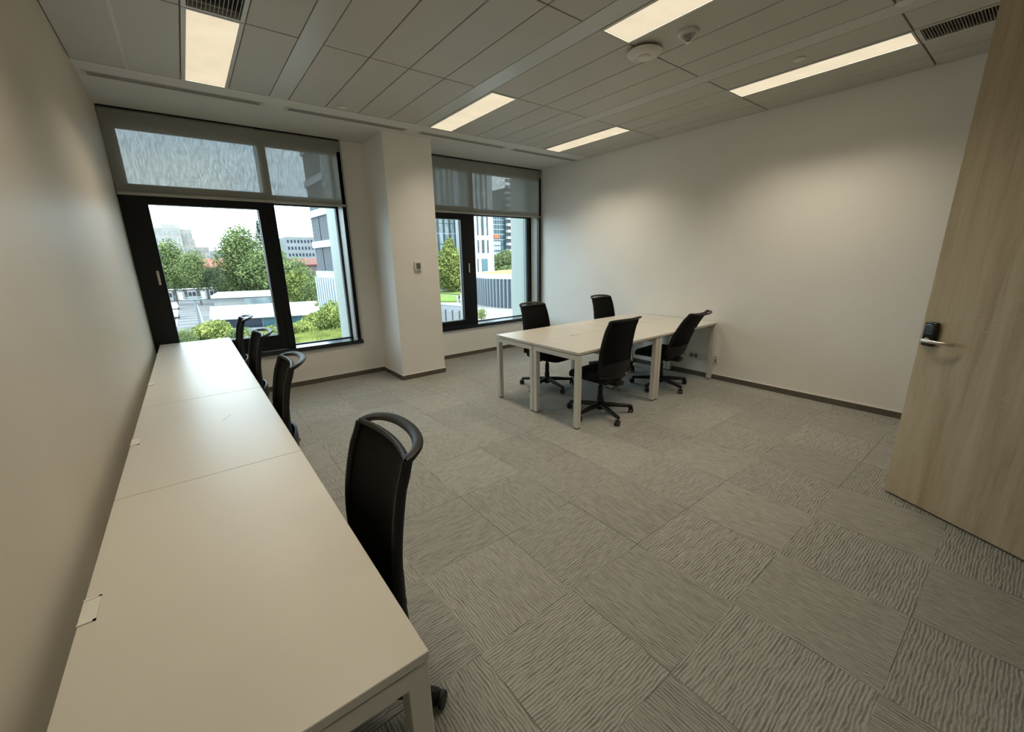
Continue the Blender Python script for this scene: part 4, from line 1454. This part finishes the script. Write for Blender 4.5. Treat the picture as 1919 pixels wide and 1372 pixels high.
# office wing with tall dark windows, right in the left window's view
oa = at(577, 384, 48)
ob = at(629, 384, 40)
ow = empty('office_wing', (oa.x, 48, GZ))
tag(ow, 'tall white and blue office wing with dark ribbed windows, beside the facade fin', 'building')
wdir = Vector((ob.x - oa.x, ob.y - oa.y, 0))
wl = wdir.length
wdir.normalize()
MW = Matrix.Translation(Vector((oa.x, oa.y, 0))) @ Matrix.Rotation(math.atan2(wdir.y, wdir.x), 4, 'Z')


def owpart(mb_, nm, mat, parent=None):
    return sub_at(ow, mb_, nm, mat)


def z_at(px, py):
    d = ray(px, py)
    n_ = Vector((-wdir.y, wdir.x, 0))
    t_ = (Vector((oa.x, oa.y, 0)) - CAM).dot(n_) / d.dot(n_)
    return (CAM + d * t_).z


zA, zB, zC = z_at(600, 458), z_at(610, 514), z_at(620, 566)
ztop_ = 40
owpart(MB().box(0, wl, 0.25, 3, zB, ztop_, mtx=MW), 'wall', M['white_render'])
owpart(MB().box(0, wl, 0.25, 3, GZ, zB, mtx=MW), 'base_wall', M['blue_panel'])
st = zB - zA  # negative storey
sto = zA - zB
zlv = [zB + sto * i for i in range(0, 12)]
nw = 3
bw = wl / nw
wp = None
for i in range(12):
    zz0, zz1 = zB + sto * i + 0.35, zB + sto * (i + 1) - 0.35
    for k in range(nw):
        if wp is None:
            wp = MB().box(0.12, bw - 0.12, 0.10, 0.26, 0, zz1 - zz0, mtx=None).build('window', M['dark_glass'], ow)
            rb = MB()
            for s_ in range(5):
                xx = 0.12 + (bw - 0.24) * (s_ + 0.5) / 5
                rb.box(xx - 0.02, xx + 0.02, 0.0, 0.12, 0, zz1 - zz0)
            rb.build('window_rib', M['container'], wp)
            wpi = wp
        else:
            wpi = copy_tree(wp, ow)
        loc_ = MW @ Vector((bw * k, 0, zz0))
        wpi.location = loc_ - ow.location
        wpi.rotation_euler = (0, 0, math.atan2(wdir.y, wdir.x))
for i in range(12):
    owpart(MB().box(-0.1, wl, -0.1, 0.25, zB + sto * i - 0.32, zB + sto * i + 0.32, mtx=MW), 'band', M['white_render'])
cp = None
for k in range(11):
    xx = k * wl / 11
    owpart(MB().box(xx, xx + 0.35, -0.3, 0.25, GZ, zB - 0.3, mtx=MW), 'column', M['white_render'])

# --- view through the right window
# near white office building with tall windows
YB = 118.0
pa, pb_ = at(800, 400, YB), at(866, 400, YB)
ob2 = empty('office_building', (pa.x, YB, GZ))
tag(ob2, 'bright white office building with tall dark-edged windows behind the slim birch tree', 'building')
nb = 7
xs0 = at(800, 450, YB).x
xs1 = at(872, 450, YB).x
sub_at(ob2, MB().box(xs0 - 24, xs1, YB, YB + 14, GZ, 55), 'wall', M['white_render'])
z1w = at(845, 475, YB).z
zlow = at(845, 545, YB).z
cw_ = (at(855, 450, YB).x - xs0) / 5
z_st = at(850, 437, YB).z - z1w
first = None
for i in range(6):
    for k in range(-4, 5):
        if first is None:
            first = MB().box(0.10 * cw_, 0.78 * cw_, -0.05, 0.05, 0.0, z_st * 0.92).build('window', M['painted_sky_glass'], ob2)
            fr0 = MB().box(0.74 * cw_, 0.88 * cw_, -0.35, 0.02, 0.0, z_st * 0.96).box(0.0, 0.10 * cw_, -0.08, 0.02, 0, z_st * 0.96).box(0.1 * cw_, 0.72 * cw_, -0.07, 0.02, z_st * 0.44, z_st * 0.47).build('window_frame', M['dark_trim'], first)
            o_ = first
        else:
            o_ = copy_tree(first, ob2)
        o_.location = Vector((xs0 + cw_ * k, YB, z1w + z_st * i)) - ob2.location
for k in range(-4, 5):
    o_ = MB().box(0.1 * cw_, 0.75 * cw_, -0.06, 0.04, 0, (z1w - GZ) * 0.72).build('shop_window', M['mid_glass'], ob2)
    o_.location = Vector((xs0 + cw_ * k, YB, GZ + 0.2)) - ob2.location

# second white building, closer to the pavilion
YC = 104.0
qa, qb = at(888, 450, YC), at(925, 450, YC)
ob3 = empty('office_building', (qa.x, YC, GZ))
tag(ob3, 'white office building with paired tall windows right of the right window post', 'building')
sub_at(ob3, MB().box(qa.x, qb.x, YC, YC + 10, GZ, 55), 'wall', M['white_render'])
xw0, xw1 = at(895, 450, YC).x, at(915, 450, YC).x
for py0, py1 in ((472, 451), (439, 404), (397, 365), (358, 326), (320, 290), (284, 255)):
    z0w, z1w_ = at(905, py0, YC).z, at(905, py1, YC).z
    w2 = (xw1 - xw0) / 2
    for k in range(2):
        o_ = sub_at(ob3, MB().box(xw0 + w2 * k + 0.1 * w2, xw0 + w2 * k + 0.8 * w2, YC - 0.06, YC + 0.02, z0w, z1w_), 'window', M['painted_sky_glass'])
        f_ = MB().box(xw0 + w2 * k, xw0 + w2 * k + 0.14 * w2, YC - 0.3, YC, z0w - 0.3, z1w_ + 0.2).box(xw0 + w2 * k + 0.78 * w2, xw0 + w2 * k + 0.95 * w2, YC - 0.3, YC, z0w - 0.3, z1w_ + 0.2).build('window_frame', M['dark_trim'], o_)
sub_at(ob3, MB().box(at(903, 500, YC).x, at(914, 500, YC).x, YC - 0.1, YC, at(905, 518, YC).z, at(905, 485, YC).z), 'tall_window', M['teal_glass'])
sub_at(ob3, MB().box(at(895, 500, YC).x, at(897, 500, YC).x, YC - 0.1, YC, at(895, 518, YC).z, at(895, 485, YC).z), 'slit_window', M['dark_trim'])

# glass tower and balcony block far behind
YT = 150.0
ta_, tb_ = at(922, 420, YT), at(945, 420, YT)
gt = empty('glass_tower', (ta_.x, YT, GZ))
tag(gt, 'teal glass tower with an orange panel behind the white buildings', 'building')
zt_ = at(925, 398, YT).z + 6
sub_at(gt, MB().box(ta_.x, tb_.x, YT, YT + 15, GZ, zt_), 'glass_wall', M['teal_glass'])
for py_ in (412, 421, 430, 439, 449, 456, 465, 476, 486):
    z_ = at(930, py_, YT).z
    hh_ = 0.15 if py_ < 450 else 0.8
    sub_at(gt, MB().box(ta_.x, at(938, py_, YT).x if py_ > 450 else tb_.x, YT - 0.2, YT, z_ - hh_, z_ + hh_), 'floor_band', M['container'])
for i in range(5):
    xx = ta_.x + (tb_.x - ta_.x) * (i + 0.5) / 5
    sub_at(gt, MB().box(xx - 0.1, xx + 0.1, YT - 0.15, YT, GZ, zt_), 'mullion', M['dark_trim'])
sub_at(gt, MB().box(at(925, 443, YT).x, at(935, 443, YT).x, YT - 0.4, YT, at(930, 447, YT).z, at(930, 440, YT).z), 'orange_panel', M['orange'])
bb = empty('balcony_block', (tb_.x, YT - 2, GZ))
tag(bb, 'white apartment block with stacked balconies beside the teal glass tower', 'building')
bxr = at(970, 420, YT - 2).x
sub_at(bb, MB().box(tb_.x, bxr, YT - 1, YT + 12, GZ, zt_ + 4), 'wall', M['dark_trim'])
for py_ in (340, 352, 363, 374, 386, 398, 410, 422, 434, 446, 458, 470):
    z_ = at(950, py_, YT).z
    sub_at(bb, MB().box(tb_.x, bxr, YT - 2.6, YT - 1, z_ - 0.55, z_ + 0.55), 'balcony', M['white_render'])

T2 = 'trees beyond the right window'
tree('tree', 'slim light green birch in front of the white office building', 'tree', T2, 818, 864, 460, 546, 108, M['leaf_lime'], seed=31, n=4600, leaf=0.36)
tree('tree', 'narrow top of the slim birch before the white office building', 'tree', T2, 832, 852, 446, 500, 109, M['leaf_lime'], seed=36, n=1200, leaf=0.32)
tree('tree', 'dark green tree above the round pavilion', 'tree', T2, 924, 975, 468, 524, 122, M['leaf_mid'], seed=32, n=3200)
tree('tree', 'low grey green shrub on the slope above the pavilion', 'bush', T2, 924, 975, 498, 524, 112, M['leaf_mid'], seed=33, n=2200)
tree('bush', 'small lime green round bush on the pale plaza', 'bush', T2, 893, 911, 578, 600, 44, M['leaf_lime'], seed=34, n=1200)
tree('bush', 'dark shrub behind the birch at the foot of the office', 'bush', T2, 838, 864, 522, 545, 114, M['leaf_dark'], seed=35, n=900)

# round pavilion with vertical fins and a planted roof
PC = Vector((at(1010, 540, 68).x - 4, 78, GZ))
fr_pt = at(896, 545, 64)
pr = 17.0
dv = at(894, 545, 82.0) - CAM
dv.z = 0
dv.normalize()
cen = CAM + dv * (82.0 / dv.y - 4) + Vector((dv.y, -dv.x, 0)) * pr
cen.z = GZ
pv = empty('round_pavilion', cen)
tag(pv, 'round pavilion with vertical grey fins and a yellow planted roof', 'building')
zr_ = at(935, 522, (cen.y - pr)).z - GZ
MB().lathe([(pr - 0.8, 0), (pr - 0.8, zr_ - 0.4)], 72).build('glass_wall', M['mid_glass'], pv, smooth=True)
MB().lathe([(pr - 0.2, zr_ - 0.9), (pr + 0.3, zr_ - 0.9), (pr + 0.3, zr_), (pr - 0.3, zr_), (pr - 0.5, zr_ - 0.1)], 96).build('roof_edge', M['white_roof'], pv, smooth=True)
MB().lathe([(pr - 0.6, zr_ - 0.12), (pr * 0.7, zr_ + 0.35), (0.5, zr_ + 0.6)], 72).build('planted_roof', M['sedum'], pv, smooth=True)
for i in range(54):
    a = math.pi * 0.85 + math.pi * 0.95 * i / 54
    o_ = MB().box(-0.11, 0.11, -0.5, 0.3, 0, zr_ - 0.9).build('fin', M['grey_blue'], pv) if i == 0 else first_fin.copy()
    if i == 0:
        first_fin = o_
    else:
        COL.objects.link(o_)
    o_.location = (pr * math.cos(a), pr * math.sin(a), 0)
    o_.rotation_euler = (0, 0, a + math.pi / 2)
# lawns, bench, fence and a walking person at the far left of the right window
la = [atz(px, py, GZ + 0.1) for px, py in ((812, 566), (856, 566), (855, 556), (812, 552))]
o = MB().prism([(v.x, v.y) for v in la], GZ, GZ + 0.35).build('lawn_bed', M['lawn'])
tag(o, 'near lime green lawn bed beyond the right window, behind the grey fence', 'lawn')
la = [atz(px, py, GZ + 0.1) for px, py in ((822, 550), (862, 553), (862, 547), (832, 546))]
o = MB().prism([(v.x, v.y) for v in la], GZ, GZ + 0.3).build('lawn_bed', M['lawn'])
tag(o, 'far narrow green lawn strip beyond the right window', 'lawn')
fpa, fpb = at(800, 580, 40), at(875, 588, 34)
gf = empty('garden_fence', (fpa.x, fpa.y, GZ))
tag(gf, 'grey panel fence with posts and a railing at the lower left of the right window', 'fence')
fd = Vector((fpb.x - fpa.x, fpb.y - fpa.y, 0))
fl_ = fd.length
MF = Matrix.Translation(Vector((fpa.x, fpa.y, 0))) @ Matrix.Rotation(math.atan2(fd.y, fd.x), 4, 'Z')
zf1 = at(840, 579, 38).z
for i in range(6):
    sub_at(gf, MB().box(fl_ * i / 6 + 0.06, fl_ * (i + 1) / 6 - 0.06, -0.03, 0.03, GZ, zf1, mtx=MF), 'fence_panel', M['fence_grey'])
    sub_at(gf, MB().box(fl_ * i / 6 - 0.06, fl_ * i / 6 + 0.06, -0.08, 0.05, GZ, zf1 + 0.1, mtx=MF), 'fence_post', M['dark_trim'])
mb = MB()
mb.box(0, fl_, 0.4, 0.46, zf1 + 0.45, zf1 + 0.5, mtx=MF)
for i in range(60):
    mb.box(fl_ * i / 60, fl_ * i / 60 + 0.04, 0.41, 0.45, zf1 - 0.3, zf1 + 0.45, mtx=MF)
sub_at(gf, mb, 'railing', M['grey_blue'])
bp = atz(845, 547, GZ)
bn = empty('long_bench', (bp.x, bp.y, GZ))
tag(bn, 'long low bench with dark legs in front of the office building', 'bench')
MB().box(-4.5, 4.5, -0.3, 0.3, 0.75, 0.95).build('bench_seat', M['white_roof'], bn)
for xx in (-4.2, 4.2):
    MB().box(xx - 0.15, xx + 0.15, -0.25, 0.25, 0, 0.75).build('leg', M['dark_trim'], bn)

# walking person, a few pixels tall
pp = atz(861, 566.5, GZ + 0.02)
pe = empty('person', pp, R_(30))
tag(pe, 'person in dark clothes walking on the plaza beside the lawn, seen through the right window', 'person')
V = [(0, 0, 0.92), (0, 0.0, 1.15), (0, 0, 1.42), (0, 0, 1.53), (0, 0.01, 1.63), (0, 0.01, 1.74),
     (0.10, 0, 0.88), (0.11, 0.14, 0.48), (0.11, 0.14, 0.08), (0.11, 0.24, 0.03),
     (-0.10, 0, 0.88), (-0.11, -0.06, 0.48), (-0.11, -0.26, 0.12), (-0.11, -0.18, 0.03),
     (0.19, 0, 1.40), (0.24, -0.06, 1.12), (0.24, 0.03, 0.86), (-0.19, 0, 1.40), (-0.24, 0.06, 1.12), (-0.24, 0.16, 0.88)]
Ed = [(0, 1), (1, 2), (2, 3), (3, 4), (4, 5), (0, 6), (6, 7), (7, 8), (8, 9), (0, 10), (10, 11), (11, 12), (12, 13), (2, 14), (14, 15), (15, 16), (2, 17), (17, 18), (18, 19)]
Rd = [0.15, 0.14, 0.15, 0.055, 0.10, 0.085, 0.095, 0.065, 0.045, 0.04, 0.095, 0.065, 0.045, 0.04, 0.065, 0.045, 0.035, 0.065, 0.045, 0.035]
me = bpy.data.meshes.new('body')
me.from_pydata(V, Ed, [])
bo = bpy.data.objects.new('body', me)
COL.objects.link(bo)
bo.parent = pe
me.materials.append(M['cloth_dark'])
sk = bo.modifiers.new('skin', 'SKIN')
for i, sv in enumerate(me.skin_vertices[0].data if me.skin_vertices else []):
    sv.radius = (Rd[i], Rd[i])
bo.modifiers.new('sub', 'SUBSURF').levels = 1
